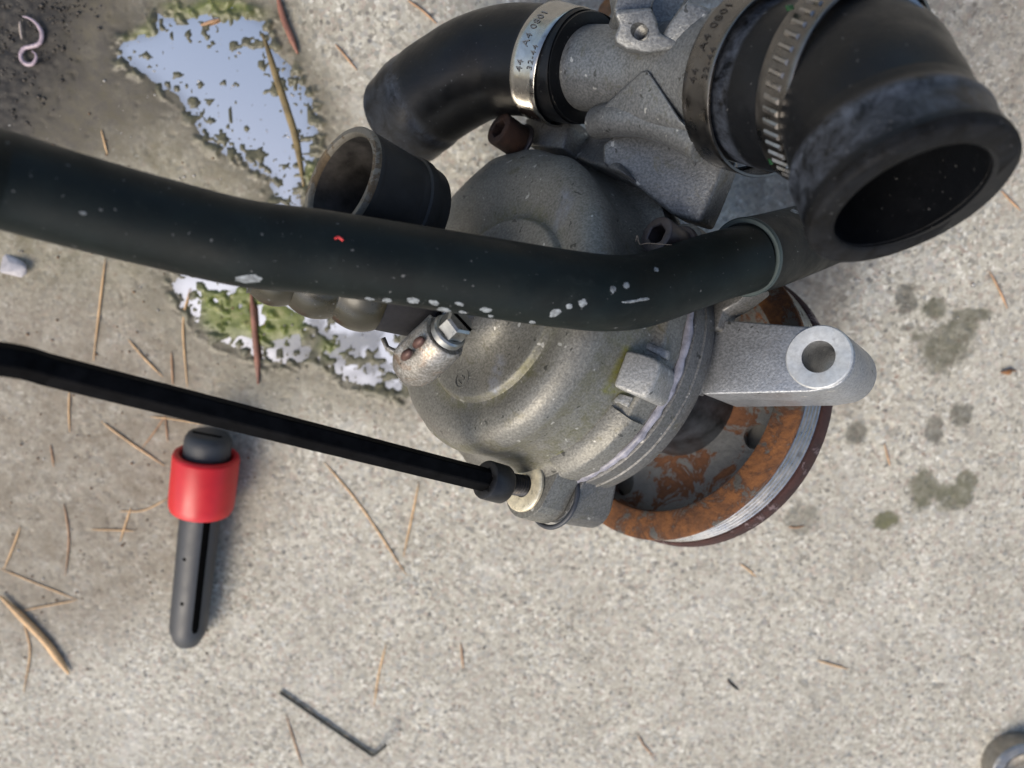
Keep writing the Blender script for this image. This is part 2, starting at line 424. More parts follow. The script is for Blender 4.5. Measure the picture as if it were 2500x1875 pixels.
    me = bpy.data.meshes.new('ground'); me.vertices.add(len(v)); me.vertices.foreach_set('co', v.astype(np.float32).ravel())
    me.loops.add(q.size); me.loops.foreach_set('vertex_index', q.ravel().astype(np.int32))
    me.polygons.add(len(q)); me.polygons.foreach_set('loop_start', (np.arange(len(q)) * 4).astype(np.int32))
    me.update(calc_edges=True); me.shade_smooth()
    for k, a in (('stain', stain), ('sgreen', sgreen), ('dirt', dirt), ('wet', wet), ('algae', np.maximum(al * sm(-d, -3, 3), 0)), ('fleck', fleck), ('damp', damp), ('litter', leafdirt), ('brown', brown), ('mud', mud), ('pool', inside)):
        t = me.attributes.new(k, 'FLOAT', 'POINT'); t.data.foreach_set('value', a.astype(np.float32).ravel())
    o = bpy.data.objects.new('ground', me); col.objects.link(o); o['kind'] = 'structure'
    M = Mat('concrete')
    wco = M.n('ShaderNodeVectorMath'); wco.operation = 'ADD'
    nz = M.n('ShaderNodeTexNoise'); nz.inputs['Scale'].default_value = 420; nz.inputs['Detail'].default_value = 3; M.l(M.co, nz.inputs['Vector'])
    sub = M.n('ShaderNodeVectorMath'); sub.operation = 'MULTIPLY_ADD'; M.l(nz.outputs['Color'], sub.inputs[0])
    sub.inputs[1].default_value = (.0016,) * 3; sub.inputs[2].default_value = (-.0008,) * 3
    M.l(M.co, wco.inputs[0]); M.l(sub.outputs[0], wco.inputs[1]); co = wco.outputs[0]
    cell = M.vor(670, co=co); sep = M.n('ShaderNodeSeparateColor'); M.l(cell, sep.inputs[0])
    c = M.ramp(sep.outputs[0], [(0, (.15, .14, .115)), (.12, (.265, .247, .20)), (.34, (.395, .369, .298)), (.66, (.475, .445, .362)), (.90, (.57, .54, .452)), (1, (.68, .655, .575))])
    c = M.mix(M.ramp(sep.outputs[1], [(.78, 0), (.92, .55)]), c, (.37, .275, .225))
    c = M.mix(M.ramp(sep.outputs[2], [(.80, 0), (.9, .5)]), c, (.23, .25, .255))
    c = M.mix(M.ramp(M.noise(900, 3, .6), [(.3, .6), (.6, 0)]), c, (.24, .225, .195))
    dk = M.n('ShaderNodeTexVoronoi'); dk.inputs['Scale'].default_value = 330; M.l(co, dk.inputs['Vector'])
    s2 = M.n('ShaderNodeSeparateColor'); M.l(dk.outputs['Color'], s2.inputs[0])
    spot = M.math('MULTIPLY', M.ramp(dk.outputs['Distance'], [(.20, 1), (.36, 0)]), M.ramp(s2.outputs[0], [(.78, 0), (.84, .85)]))
    c = M.mix(spot, c, M.ramp(s2.outputs[1], [(0, (.045, .05, .055)), (.6, (.10, .09, .08)), (1, (.22, .13, .09))]))
    c = M.mix(M.ramp(M.noise(14, 4, .6), [(.35, 0), (.7, .25)]), c, (.44, .41, .36))
    c = M.mix(M.ramp(M.noise(26, 5, .7, .6), [(.44, 0), (.72, .5)]), c, (.25, .228, .185))
    c = M.mix(M.ramp(M.noise(38, 4, .65, .4, co=M.co), [(.56, 0), (.74, .35)]), c, (.56, .545, .50))
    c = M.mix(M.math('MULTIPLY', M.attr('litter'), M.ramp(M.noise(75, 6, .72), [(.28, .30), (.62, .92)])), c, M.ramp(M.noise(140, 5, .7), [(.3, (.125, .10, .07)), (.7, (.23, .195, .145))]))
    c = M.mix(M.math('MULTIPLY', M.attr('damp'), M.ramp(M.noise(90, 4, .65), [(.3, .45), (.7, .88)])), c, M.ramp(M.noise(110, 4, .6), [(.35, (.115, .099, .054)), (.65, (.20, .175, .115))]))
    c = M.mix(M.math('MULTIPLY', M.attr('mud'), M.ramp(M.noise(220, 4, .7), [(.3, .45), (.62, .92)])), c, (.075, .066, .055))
    c = M.mix(M.math('MULTIPLY', M.attr('brown'), M.ramp(M.noise(180, 5, .7), [(.3, .35), (.65, .85)])), c, M.ramp(M.noise(300, 4, .7), [(.3, (.075, .06, .045)), (.7, (.19, .16, .125))]))  # shade and damp dirt around the pump, painted as one brown tone
    c = M.mix(M.math('MULTIPLY', M.attr('dirt'), M.ramp(M.noise(170, 5, .7), [(.25, .82), (.6, .98)])), c, M.ramp(M.noise(330, 4, .7), [(.36, (.004, .0035, .003)), (.58, (.028, .023, .018)), (.8, (.07, .06, .05))]))
    c = M.mix(M.math('MULTIPLY', M.attr('wet'), .7), c, M.mix(1.0, c, (.42, .40, .34), 'MULTIPLY'))
    c = M.mix(M.math('MULTIPLY', M.attr('stain'), .55), c, (.085, .08, .062))
    c = M.mix(M.math('MULTIPLY', M.attr('sgreen'), .6), c, M.ramp(M.noise(260, 3), [(.3, (.085, .085, .035)), (.7, (.15, .145, .055))]))
    c = M.mix(M.attr('pool'), c, M.ramp(M.noise(200, 4), [(.3, (.06, .062, .045)), (.7, (.12, .115, .08))]))
    c = M.mix(M.attr('fleck'), c, M.ramp(M.noise(380, 3), [(.3, (.035, .035, .022)), (.7, (.12, .11, .06))]))
    c = M.mix(M.attr('algae'), c, M.ramp(M.noise(150, 5, .7), [(.3, (.055, .075, .010)), (.5, (.11, .135, .020)), (.72, (.23, .22, .09))]))
    r = M.math('SUBTRACT', .85, M.math('MULTIPLY', M.attr('wet'), .45))
    nb = M.bump(sep.outputs[0], .25, .0004); nb = M.bump(M.noise(1400, 3), .35, .0003, nb)
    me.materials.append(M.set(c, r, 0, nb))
    # water: only over the hollow
    xs = np.arange(-262, 60, 1.4); ys = np.arange(-130, 106, 1.4); X, Y = np.meshgrid(xs, ys)
    wx, wy = X + 6 * (fbm(X, Y, 12, 3, 3) - .5), Y + 6 * (fbm(X, Y, 12, 33, 3) - .5)
    d = sdf(wx, wy, PUD); keep = d < 3.5
    idx = -np.ones(X.shape, int); k = keep.copy()
    cell_ok = k[:-1, :-1] & k[1:, :-1] & k[:-1, 1:] & k[1:, 1:]
    use = np.zeros(X.shape, bool)
    for a, b in ((slice(0, -1), slice(0, -1)), (slice(1, None), slice(0, -1)), (slice(0, -1), slice(1, None)), (slice(1, None), slice(1, None))): use[a, b] |= cell_ok
    idx[use] = np.arange(use.sum())
    zz = -.36 + .03 * (fbm(X, Y, 30, 90, 2) - .5)
    v = np.stack([X, Y, zz], -1)[use] * .001
    ii, jj = np.nonzero(cell_ok)
    fs = np.stack([idx[ii, jj], idx[ii, jj + 1], idx[ii + 1, jj + 1], idx[ii + 1, jj]], -1)
    me = bpy.data.meshes.new('puddle'); me.from_pydata([tuple(p) for p in v], [], [tuple(int(i) for i in f) for f in fs]); me.shade_smooth()
    w = bpy.data.objects.new('puddle', me); col.objects.link(w); w['kind'] = 'structure'
    M = Mat('puddle_water'); M.set((.75, .78, .72), .02, 0, **{'IOR': 1.33, 'Transmission Weight': 1.0})
    gl = M.n('ShaderNodeBsdfGlossy'); gl.inputs['Roughness'].default_value = .015; gl.inputs['Color'].default_value = (1, .96, .88, 1)
    mx = M.n('ShaderNodeMixShader'); mx.inputs[0].default_value = .90     # far more mirror than clean water, raised to brighten the sky reflection
    M.l(M.b.outputs[0], mx.inputs[1]); M.l(gl.outputs[0], mx.inputs[2]); M.l(mx.outputs[0], M.out.inputs[0])
    thin = 1 - .80 * (1 - sm(sdf(wx, wy, gp([(560, 690), (700, 720), (1010, 800), (1010, 965), (900, 950), (800, 905), (735, 900), (600, 850), (520, 780)])), -7, 3)) * sm(fbm(X, Y, 11, 97, 3), .34, .52)
    film = M.ramp(M.attr('depth'), [(0, .10), (.35, .6), (.7, .92), (1, .97)]); M.l(film, mx.inputs[0])
    t = me.attributes.new('depth', 'FLOAT', 'POINT'); t.data.foreach_set('value', (np.clip((-d[use] + 3.5) / 14, 0, 1) * thin[use]).astype(np.float32))
    me.materials.append(M.m)
make_ground()

# ------------------------------------------------------------------ the pump
pump_org = L(0, 0, 101.9) - np.array([0, 0, 1.0]) * 0
pump_org = np.array([pump_org[0], pump_org[1], 0.0])
pump = thing('water_pump', 'grey cast engine water pump with rusty pulley, black rubber hoses and black pipe', 'water pump', pump_org)

def hexa(r, rot=0): return [(r * math.cos(R(60 * k + rot)), r * math.sin(R(60 * k + rot))) for k in range(6)]
# --- cover: spiral volute swept in polar steps
TAB = [(0, 38.4), (27, 39.6), (52, 43), (83, 50.0), (100, 56), (115, 61), (140, 63), (165, 58), (193, 50.5), (215, 45), (233, 42.5), (260, 41), (290, 39), (330, 38.3), (360, 38.4)]
def Rb(phi):
    phi %= 360
    for (a, r0), (b, r1) in zip(TAB, TAB[1:]):
        if a <= phi <= b:
            t = (phi - a) / (b - a); t = t * t * (3 - 2 * t) * .5 + t * .5; return r0 + (r1 - r0) * t
PROF = [(11.5, -13), (11.5, -7), (12.2, -4.5), (13.6, -2.4), (15.6, -1.0), (18, -.25), (20.5, 0), (23.5, 0), (25.9, .02), (26.6, .35), (27.0, 1.2), (27.5, 2.0), (28.6, 2.15),
        (30.5, 1.7), (32, 1.6), (33.6, 1.75), (35.2, 2.4), (36.7, 3.8), (37.8, 5.9), (38.3, 8.2), (38.2, 10.6), (37.9, 13), (38.0, 16), (38.5, 19.5), (39.2, 22.6), (40.4, 24.6), (42.2, 25.3), (42.9, 25.9), (42.9, 34.2), (30, 34.4)]
OOZE = ((1531, 852), (1524, 866), (1517, 881), (1510, 896), (1503, 911), (1496, 926), (1488, 942), (1480, 952), (1500, 953), (1515, 962), (1530, 968), (1372, 1112), (1370, 1124), (1370, 1136))
def near_ray(p, rays, rad):
    w_ = p - CAM; t = rays @ w_
    return float(max(0, 1 - np.linalg.norm(w_ - rays * t[:, None], axis=1).min() / rad))
_e = Lpx(1004, 904, 20) - PO
EAR = (float(np.dot(_e, PE2)), float(np.dot(_e, PE1)))
def make_cover():
    mb = MB(); SEG = 300; rg = []; moss = []; white = []; ooze = []
    oz = np.array([nrm(ray(x, y)) for x, y in OOZE]); wz = np.array([nrm(ray(x, y)) for x, y in ((1378, 478), (1383, 496), (1372, 520), (1362, 545), (1208, 952), (1206, 932), (1214, 905), (1222, 880))])
    prof = []
    for (ra, sa), (rb_, sb) in zip(PROF, PROF[1:]):
        m_ = max(1, int(math.hypot(rb_ - ra, sb - sa) / 1.0))
        prof += [(ra + (rb_ - ra) * k / m_, sa + (sb - sa) * k / m_) for k in range(m_)]
    prof.append(PROF[-1])
    for r0, s in prof:
        row = []
        for j in range(SEG):
            ph = 360 * j / SEG
            k = (Rb(ph) - 28) / (38.3 - 28); r = r0 if r0 < 28 else 28 + (r0 - 28) * k
            if s > 7 and r0 > 35:
                dp = abs((ph - 27.6 + 180) % 360 - 180); pk = math.exp(-(dp / 11.0) ** 4) * min(1, (s - 7) / 4)
                if s < 25: r = r + (min(r, 39.5) - r) * pk
                else: r = r + (44.5 - r) * pk
            p_ = L(r * math.cos(R(ph)), r * math.sin(R(ph)), s); row.append(p_)
            ooze.append(near_ray(p_, oz, 1.5) if s > 8 else 0)
            m = 0
            if 26.5 < r0 < 30: m = .55 if 215 < ph < 330 or 50 < ph < 120 else .25
            if s > 9 and 37 < r0 < 40 and (270 < ph or ph < 10): m = .4
            if 33 < r0 < 38.4 and 4 < s < 9 and 230 < ph < 285: m = .45
            moss.append(m)
            white.append(near_ray(p_, wz, 2.0))
        rg.append(row)
    mb.rings(rg, False, False)
    n0 = len(mb.v)
    # bolt ear under the loosened screw, joined to the wall
    ear = []
    for k in range(24):
        t = 2 * math.pi * k / 24; ear.append((4.0 + 8.8 * math.cos(t), -46.0 + 8.8 * math.sin(t)))
    pts = [L(a, b, s) for a, b in ear for s in (25.2, 34.2)] + [L(a, b, s) for a, b in ((-8, -34), (18, -33)) for s in (25.6, 34.2)]
    mb.hull(pts, .8, 3)
    # ear behind screw at the right, ear at the left
    for ca, cb, s0, s1, rr in ((42.2, 22.1, 25.2, 34.2, 7.6), (*EAR, 19, 34, 6.0)):
        pts = []
        for k in range(20):
            t = 2 * math.pi * k / 20
            for s in (s0, s1): pts.append(L(ca + rr * math.cos(t), cb + rr * math.sin(t), s))
        q = nrm([ca, cb]) * 34; pts += [L(q[0] + 8, q[1] - 8, s0), L(q[0] - 8, q[1] + 8, s0), L(q[0] + 8, q[1] - 8, s1), L(q[0] - 8, q[1] + 8, s1)]
        mb.hull(pts, .8, 2)
    # raised strip along the flange
    A_ = [R(x) for x in np.linspace(-70, -34, 14)]
    mb.rings([[L(r * math.cos(t), r * math.sin(t), s) for r, s in ((38.6, 22.3), (40.0, 22.3), (43.9, 26.0), (44.3, 26.8), (44.2, 31.4), (39, 31.6))] for t in A_], True, True)
    na = len(mb.v) - n0
    return mb.build('pump_cover', m_cover, pump, smooth=50, attrs={'moss': moss + [0] * na, 'white': white + [0] * na, 'ooze': ooze + [0] * na})
cover = make_cover()
# square lug on the cover's side wall and the small keys beside it
mb = MB()
q0 = [Lpx(x, y, 23.0) for x, y in ((1529, 853), (1610, 868), (1622, 900), (1590, 968), (1572, 976), (1496, 942))]
n_lug = nrm(PE2 * .93 - PE1 * .28 + PA * .10)
c0 = L(45.2, -14, 22)
LN = nrm(PE2 * .50 - PE1 * .12 + PA * .85)
q0 = [onplane(x, y, c0, LN) for x, y in ((1529, 853), (1560, 860), (1598, 872), (1613, 886), (1608, 915), (1590, 962), (1574, 973), (1545, 962), (1496, 942))]
mb.prism(q0, -9 * LN - PA * 6, .9, 3)
lug = mb.build('square_lug', m_cast_lit, cover)
mb = MB()
for quad, cc in ((((1569, 838), (1580, 834), (1634, 856), (1628, 878), (1570, 850)), L(45.2, -6.5, 27)), (((1496, 977), (1512, 960), (1546, 970), (1532, 995)), L(42.6, -21.5, 27))):
    nn = LN; qq = [onplane(x, y, cc, nn) for x, y in quad]
    mb.prism(qq, -7 * nn, .4, 2)
mb.build('locating_key', m_cast_lit, cover)
# cast mark: 13 in a ring on the plateau
mb = MB(); mo = np.array([-3.9, -21.0])
mb.rings([[L(mo[0] + r * math.cos(t), mo[1] + r * math.sin(t), s) for r, s in ((2.9, .05), (2.9, -.22), (2.6, -.22), (2.6, .05))] for t in np.linspace(R(150), R(480), 34)], True, True)
v, f = text_pts('13', 3.0, .12); cxm = sum(p[0] for p in v) / len(v); cym = sum(p[1] for p in v) / len(v)
ang = R(62); vs = []
for p in v:
    x, y = p[0] - cxm, p[1] - cym; vs.append(L(mo[0] + x * math.cos(ang) - y * math.sin(ang), mo[1] + x * math.sin(ang) + y * math.cos(ang), -.08 - p[2]))
mb.add(vs, f); mb.build('cast_mark', m_cover, cover)
# sealant squeezed out of the joint
mb = MB(); SEG = 150; rg = []
for j in range(SEG):
    ph = R(360 * j / SEG); w = .35 * math.sin(j * 1.7) + .3 * math.sin(j * .53 + 1) + .25 * math.sin(j * 3.1)
    rb = max(43.2, Rb(360 * j / SEG) + 2) + .95 + .5 * w
    rg.append([L(r * math.cos(ph), r * math.sin(ph), s) for r, s in ((rb - 4, 33.6), (rb - .5, 32.9 - .5 * w), (rb + .25, 34.2), (rb - .2, 35.3 + .3 * w), (rb - 4, 35.4))])
rg.append(rg[0])
mb.rings(rg, False, False); mb.build('gasket_sealant', m_sealant, pump, smooth=180)
mb = MB()
pth = [L(5.5 + 9.3 * math.cos(t), -46.2 + 9.3 * math.sin(t), 35.0) for t in np.linspace(R(30), R(-150), 30)]
mb.tube(pth, .75, 8); mb.build('gasket_edge', m_black_seal, pump, smooth=180)
# rear housing
mb = MB()
mb.lathe([(30, 35.5), (43.4, 35.6), (44.2, 36.3), (44.1, 40.3), (44.5, 40.7), (44.5, 41.0), (44.1, 41.4), (44.0, 45.2), (43.2, 46.3), (40, 47), (35, 50), (30, 56), (25, 64), (22.5, 72), (21, 74)], PO, -PA, PE2, 128)
ear = []
pts = []
for k in range(24):
    t = 2 * math.pi * k / 24
    for s, rr in ((35.2, 8.4), (53, 7.2)): pts.append(L(5.3 + rr * math.cos(t), -45.6 + rr * math.sin(t), s))
pts += [L(a, b, s) for a, b in ((-10, -36), (18, -36)) for s in (35.2, 47)]
mb.hull(pts, 1.2, 3)
rear = mb.build('rear_housing', m_cast_dark, pump, smooth=42)
mb = MB(); mb.lathe([(21.6, 70), (20.9, 73), (20.9, 96)], PO, -PA, PE2, 72); mb.build('bearing_neck', m_neck, pump)
# mounting arm with machined boss
AN = dirw(nrm([-.60, -.17, -.78])); AC = P(1998, 870.6, 196)
def arm_px(x, y, off=0.0): return onplane(x, y, AC - AN * off, AN)
mb = MB()
u = nrm(PE1 - np.dot(PE1, AN) * AN); w = np.cross(AN, u)
cap = [AC - AN * .7 + 8.6 * (math.cos(t) * u + math.sin(t) * w) for t in np.linspace(0, 2 * math.pi, 48, endpoint=False)]
poly = [arm_px(1736, 792, .7), arm_px(1752, 780, .7), arm_px(1958, 796, .7)]
ctr = AC - AN * .7
arc = []
for t in np.linspace(R(62), R(-72), 20):
    arc.append(ctr + 8.6 * (math.cos(t) * nrm(arm_px(2079, 868, .7) - ctr) + math.sin(t) * nrm(arm_px(1998, 780, .7) - ctr)))
poly += arc + [arm_px(1975, 957, .7), arm_px(1718, 963, .7), arm_px(1690, 930, .7), arm_px(1700, 850, .7)]
mb.prism(poly, -AN * 24, .9, 3)
arm = mb.build('mounting_arm', m_castclean, rear, smooth=45)
mb = MB(); mb.lathe([(4.2, .05), (4.4, .12), (8.0, .12), (8.3, -.2), (8.35, -1.2)], AC, AN, u, 64); ringo = mb.build('machined_boss', m_machined, arm)
mb = MB(); mb.lathe([(0.01, 2), (4.25, 2), (4.25, -30), (0.01, -30)], AC, AN, u, 48); cut(arm, [mb.build('cutter', m_cast, rear)])
plate_pts = [(1690, 770), (1700, 745), (1760, 725), (1850, 690), (1846, 702), (1800, 738), (1764, 758), (1752, 800), (1700, 810)]
mb = MB(); mb.prism([Lpx(x, y, 45.4) for x, y in plate_pts], -PA * 7, .8); mb.build('rear_web', m_cast_dark, rear)
# fillet between arm and ring
mb = MB()
mb.tube([arm_px(1738, 782, 1.5), arm_px(1722, 870, 1.3), arm_px(1697, 962, 1.5)], 2.4, 14); mb.build('arm_fillet', m_cast_dark, rear, smooth=180)

# --- pulley
pul = MB()
pul.lathe([(42.3, 84.3), (42.6, 83.2), (43.4, 82.8), (50.6, 82.8), (51.9, 83.2), (52.0, 84.2), (51.0, 85.2), (49.4, 86)], PO, -PA, PE2, 160)
pulley = pul.build('pulley', m_rust_face, pump)
mb = MB(); pr = [(50.2, 85.4)]
for k in range(5):
    s = 86.0 + k * 2.0; pr += [(49.0, s), (48.4, s + .5), (50.5, s + 1.2), (50.7, s + 1.55)]
pr += [(49.3, 96), (49.3, 97)]
mb.lathe(pr, PO, -PA, PE2, 160); mb.build('belt_groove', m_groove, pulley, smooth=25)
mb = MB(); mb.lathe([(49.2, 96.6), (50.9, 96.9), (51.6, 97.8), (51.6, 101.2), (51.0, 102), (42, 102)], PO, -PA, PE2, 160); mb.build('rear_flange', m_rust_dark, pulley)
mb = MB(); mb.lathe([(18, 94.8), (24, 94.6), (40, 94.0), (41.6, 93.2), (42.3, 91.5), (42.3, 84.3), (43.6, 84.6), (43.6, 96.2), (18, 96.6), (18, 94.8)], PO, -PA, PE2, 128)
web = mb.build('pulley_web', m_rust_disc, pulley)
cs = []
for px, py in ((1845, 1064), (1524, 1182), (1700, 800)):
    p = Lpx(px, py, 94.2); mb = MB(); mb.lathe([(0.01, 4), (4.4, 4), (4.4, -6), (0.01, -6)], p, PA, PE2, 32); cs.append(mb.build('cutter', m_rust_disc, pulley))
cut(web, cs)
mb = MB(); mb.lathe([(10, 98.2), (42.5, 98.2), (42.5, 99.4), (10, 99.4)], PO, -PA, PE2, 64); mb.build('hub_plate', plain('hub_zinc', (.20, .19, .165), .6, .1), pulley)

# --- screws
def cap_screw(c, s_head, s_seat, hr, hh, mh, washer=None, mw=None, thread=None, name='cap_screw', seat=None):
    """socket cap screw parallel to the pump axis; c = (a, b)"""
    org = L(c[0], c[1], s_head); mb = MB(); seat = seat or c; sx = nrm(L(seat[0], seat[1], s_seat) - org)
    rot = 12
    hx = hexa(hr * .575, rot); n = 48
    outer = lambda r, s: [L(c[0] + r * math.cos(2 * math.pi * k / n), c[1] + r * math.sin(2 * math.pi * k / n), s_head + s) for k in range(n)]
    def hexring(r, s):
        out = []
        for k in range(n):
            t = 360 * k / n; q = (t - rot) % 60 - 30
            out.append(L(c[0] + r * math.cos(R(30)) / math.cos(R(q)) * math.cos(R(t)), c[1] + r * math.cos(R(30)) / math.cos(R(q)) * math.sin(R(t)), s_head + s))
        return out
    rr = [hexring(hr * .57, hh * .6), hexring(hr * .57, .25), hexring(hr * .64, 0), outer(hr * .90, 0), outer(hr * .97, .2), outer(hr, .7), outer(hr, hh - .5), outer(hr * .95, hh)]
    mb.rings(rr, True, True)
    o = mb.build(name, mh, pump, smooth=35)
    if s_seat - s_head - hh > .3:
        mb = MB(); tr = []; k = 0; s = hh - .2
        while s < s_seat - s_head + 1:
            tr += [(thread, s), (thread, s + .18), (thread * .76, s + .55), (thread * .76, s + .7)]; s += 1.05
        mb.lathe(tr, org, sx, PE2, 32); mb.build('thread', m_thread, o, smooth=20)
    if washer:
        mb = MB(); e = L(seat[0], seat[1], s_seat)
        mb.lathe([((thread or 3) * .95, -.2), ((thread or 3) * 1.1, -.75), (washer * .8, -.95), (washer * .95, -.85), (washer, -.5), (washer, .2)], e, -PA, PE2, 56)
        mb.build('washer', mw or m_washer, o)
    return o
cap_screw((5.5, -47.1), 8.2, 24.8, 5.35, 6.8, m_bolt_black, washer=7.5, thread=3.1, seat=(3.5, -45.7))
b3 = cap_screw((42.2, 22.1), 15.6, 25.0, 4.95, 8.6, m_bolt_grey, washer=6.3, mw=m_bolt_grey, thread=3)
# third screw clamps the thermostat block; its own seat
b2 = cap_screw((-15.8, 60.1), 0.0, 9.5, 5.2, 8.8, m_bolt_rust, washer=6.2, mw=m_bolt_grey, thread=3)
# red fibre caught in the socket
mb = MB(); e = L(42.2, 22.1, 15.5)
pp = [P(1552, 590, 194), P(1556, 575, 193.6), P(1562, 596, 194), P(1580, 594, 193.8), P(1610, 596, 192), P(1640, 598, 191)]
mb.tube(spline(pp, 5), .12, 5); mb.build('loose_fibre', plain('hair', (.30, .22, .15), .5), b3, smooth=180)

# --- steel stub (rusty open ring)
mb = MB(); s0, s1 = P(827, 444, 211), P(1072, 571, 238); dst = nrm(s1 - s0)
mb.lathe([(16.3, .9), (16.5, 2)] + [(16.5 - .18 * (k % 2), 3 + k * .8) for k in range(19)] + [(16.5, 19.2), (17.1, 19.7), (17.3, 22.4), (16.8, 23.4), (16.5, 27)], s0, dst, PE1, 72)
stub = mb.build('inlet_stub', m_stub, pump)
mb = MB(); mb.lathe([(13.9, 2.0), (14.1, .5), (14.6, 0), (16.0, 0), (16.45, .5), (16.5, 1.6)], s0, dst, PE1, 72); mb.build('stub_rim', m_stub_rim, stub)
mb = MB(); mb.lathe([(13.9, 1.5), (13.9, 26), (.01, 26.8)], s0, dst, PE1, 72); mb.build('stub_bore', m_stub_in, stub)

# --- central inlet hose: neck, clamp, braided sleeve, bellows
bel0 = L(-1.5, 1.0, -6); bel1 = P(1035, 716, 206); bel2 = P(905, 688, 200); bel3 = P(760, 650, 195); bel4 = P(628, 612, 190)
pth = spline([bel0, bel1, bel2, bel3, bel4], 40); n = len(pth)
def seg_tube(i0, i1, rad, mat, name, parent, seg=48):
    mb = MB(); mb.tube(pth[i0:i1], rad if np.isscalar(rad) else rad[:i1 - i0], seg); return mb.build(name, mat, parent, smooth=60)
rad = []
for i in range(72, n):
    t = (i - 72) / (n - 72); ph = (t * 3.05 + .05) % 1.0
    lobe = (math.sin(math.pi * ph) ** .8)
    rad.append((11.9 + 1.8 * lobe) * (1.0 - .12 * t))
hose_in = seg_tube(72, n, rad, m_bellows, 'bellows_hose', pump)
seg_tube(n - 12, n, [10.6] * 12, plain('teal_rubber', (.05, .065, .065), .5), 'hose_end', hose_in)
seg_tube(36, 74, [12.0] * 38, m_fabric, 'braided_sleeve', hose_in)
seg_tube(18, 40, [12.4] * 22, m_hose, 'hose_collar', hose_in)
mb = MB(); cc = pth[26]; cd = nrm(pth[30] - pth[22])
mb.lathe([(12.5, -4.6), (13.2, -4.6), (13.2, 4.6), (12.5, 4.6)], cc, cd, PE1, 64)
wclamp = mb.build('screw_clamp', m_clamp_dark, pump)
mb = MB()     # worm housing with its hex screw
w0, w1 = P(1003, 898, 200), P(1086, 820, 190)
wd = nrm(w1 - w0); wv = nrm(np.cross(wd, nrm(CAM - w0))); wn_ = np.cross(wv, wd)
def barrel(r, s): return [w0 + s * wd + r * (1.08 * math.cos(t) * wv + .95 * math.sin(t) * wn_) for t in np.linspace(0, 2 * math.pi, 36, endpoint=False)]
wl = np.linalg.norm(w1 - w0)
mb.rings([barrel(2.6, -2.6), barrel(4.4, -1.6), barrel(5.6, .6), barrel(6.0, 3), barrel(6.0, wl * .6), barrel(5.8, wl - 1), barrel(5.2, wl), barrel(3.6, wl)], True, True)
mb.prism([w0 + wd * 0 - wv * 6.6 - wn_ * 2, w0 + wd * wl - wv * 6.6 - wn_ * 2, w0 + wd * wl - wv * 4 + wn_ * 3, w0 + wd * 0 - wv * 4 + wn_ * 3], wv * 4, .5)
wh = mb.build('worm_housing', m_wormhouse, wclamp, smooth=50)
mb = MB()
for c_ in (P(1022, 836, 187.2), P(993, 866, 189.3)):
    mb.lathe([(.01, -2.5), (.9, -1.9), (1.25, 0), (.9, 1.9), (.01, 2.5)], c_, wd * .9 + wn_ * .2, wn_, 10)
mb.build('worm_slot', plain('copper_red', (.10, .05, .04), .5, .3), wclamp, smooth=180)
h0 = w1 + wd * .3
mb = MB(); mb.lathe([(4.2, 0), (4.7, .5), (4.7, 2.1), (4.3, 2.6), (3.6, 2.7)], h0, wd, wv, 40)
hx = [(3.9, 2.5), (3.9, 6.3), (3.3, 6.9)]
mb.rings([[h0 + s * wd + r * (math.cos(R(60 * k + 10)) * wv + math.sin(R(60 * k + 10)) * wn_) for k in range(6)] for r, s in hx], True, True)
scr = mb.build('clamp_screw', steel('screw_zinc', (.42, .42, .40), .38, 500), wclamp, smooth=35)
mb = MB(); e_ = h0 + 6.9 * wd; mb.prism([e_ - wv * 3.4 - wn_ * .55, e_ + wv * 3.4 - wn_ * .55, e_ + wv * 3.4 + wn_ * .55, e_ - wv * 3.4 + wn_ * .55], wd * .06); mb.build('screw_slot', m_slot, scr)
mb = MB(); fn_ = nrm(CAM - P(1000, 840, 193)); mb.prism([P(958, 860, 194), P(1026, 795, 190), P(1046, 800, 189), P(1058, 815, 189), P(985, 890, 193)], -fn_ * 1.6, .5); mb.build('clamp_saddle', m_wormhouse, wclamp)
mb = MB(); mb.tube([P(935, 825, 205), P(945, 848, 205), P(965, 858, 204), P(985, 850, 203)], .7, 10); mb.build('clamp_tail', m_wormhouse, wclamp, smooth=180)

# --- black coolant pipe and its rubber sleeve
CT = [(-120, 405, 133), (0, 438, 140), (193, 493, 147), (410, 550, 154), (600, 595, 159), (774, 615, 164), (1000, 648, 169), (1250, 687, 174), (1380, 706, 177), (1480, 716, 181), (1560, 711, 187), (1640, 688, 193), (1740, 654, 198), (1830, 630, 203)]
cpath = spline([P(*c) for c in CT], 10); PIPE_R = 9.0
mb = MB(); mb.tube(cpath, PIPE_R, 64); pipe = mb.build('coolant_pipe', m_pipe, pump, smooth=60)
sp = spline([P(1816, 629, 203), P(1880, 612, 212), P(1985, 578, 232), P(2120, 530, 258)], 10)
mb = MB(); mb.tube(sp, [10.4] * len(sp), 56); sleeve = mb.build('rubber_sleeve', m_sleeve, pipe, smooth=60)
mb = MB(); sdir = nrm(sp[2] - sp[0]); mb.lathe([(9.1, .2), (9.2, -.15), (10.2, -.15), (10.55, .3), (10.55, 1.0)], sp[0], sdir, PE1, 56); mb.build('sleeve_edge', m_sleeve_edge, pipe)
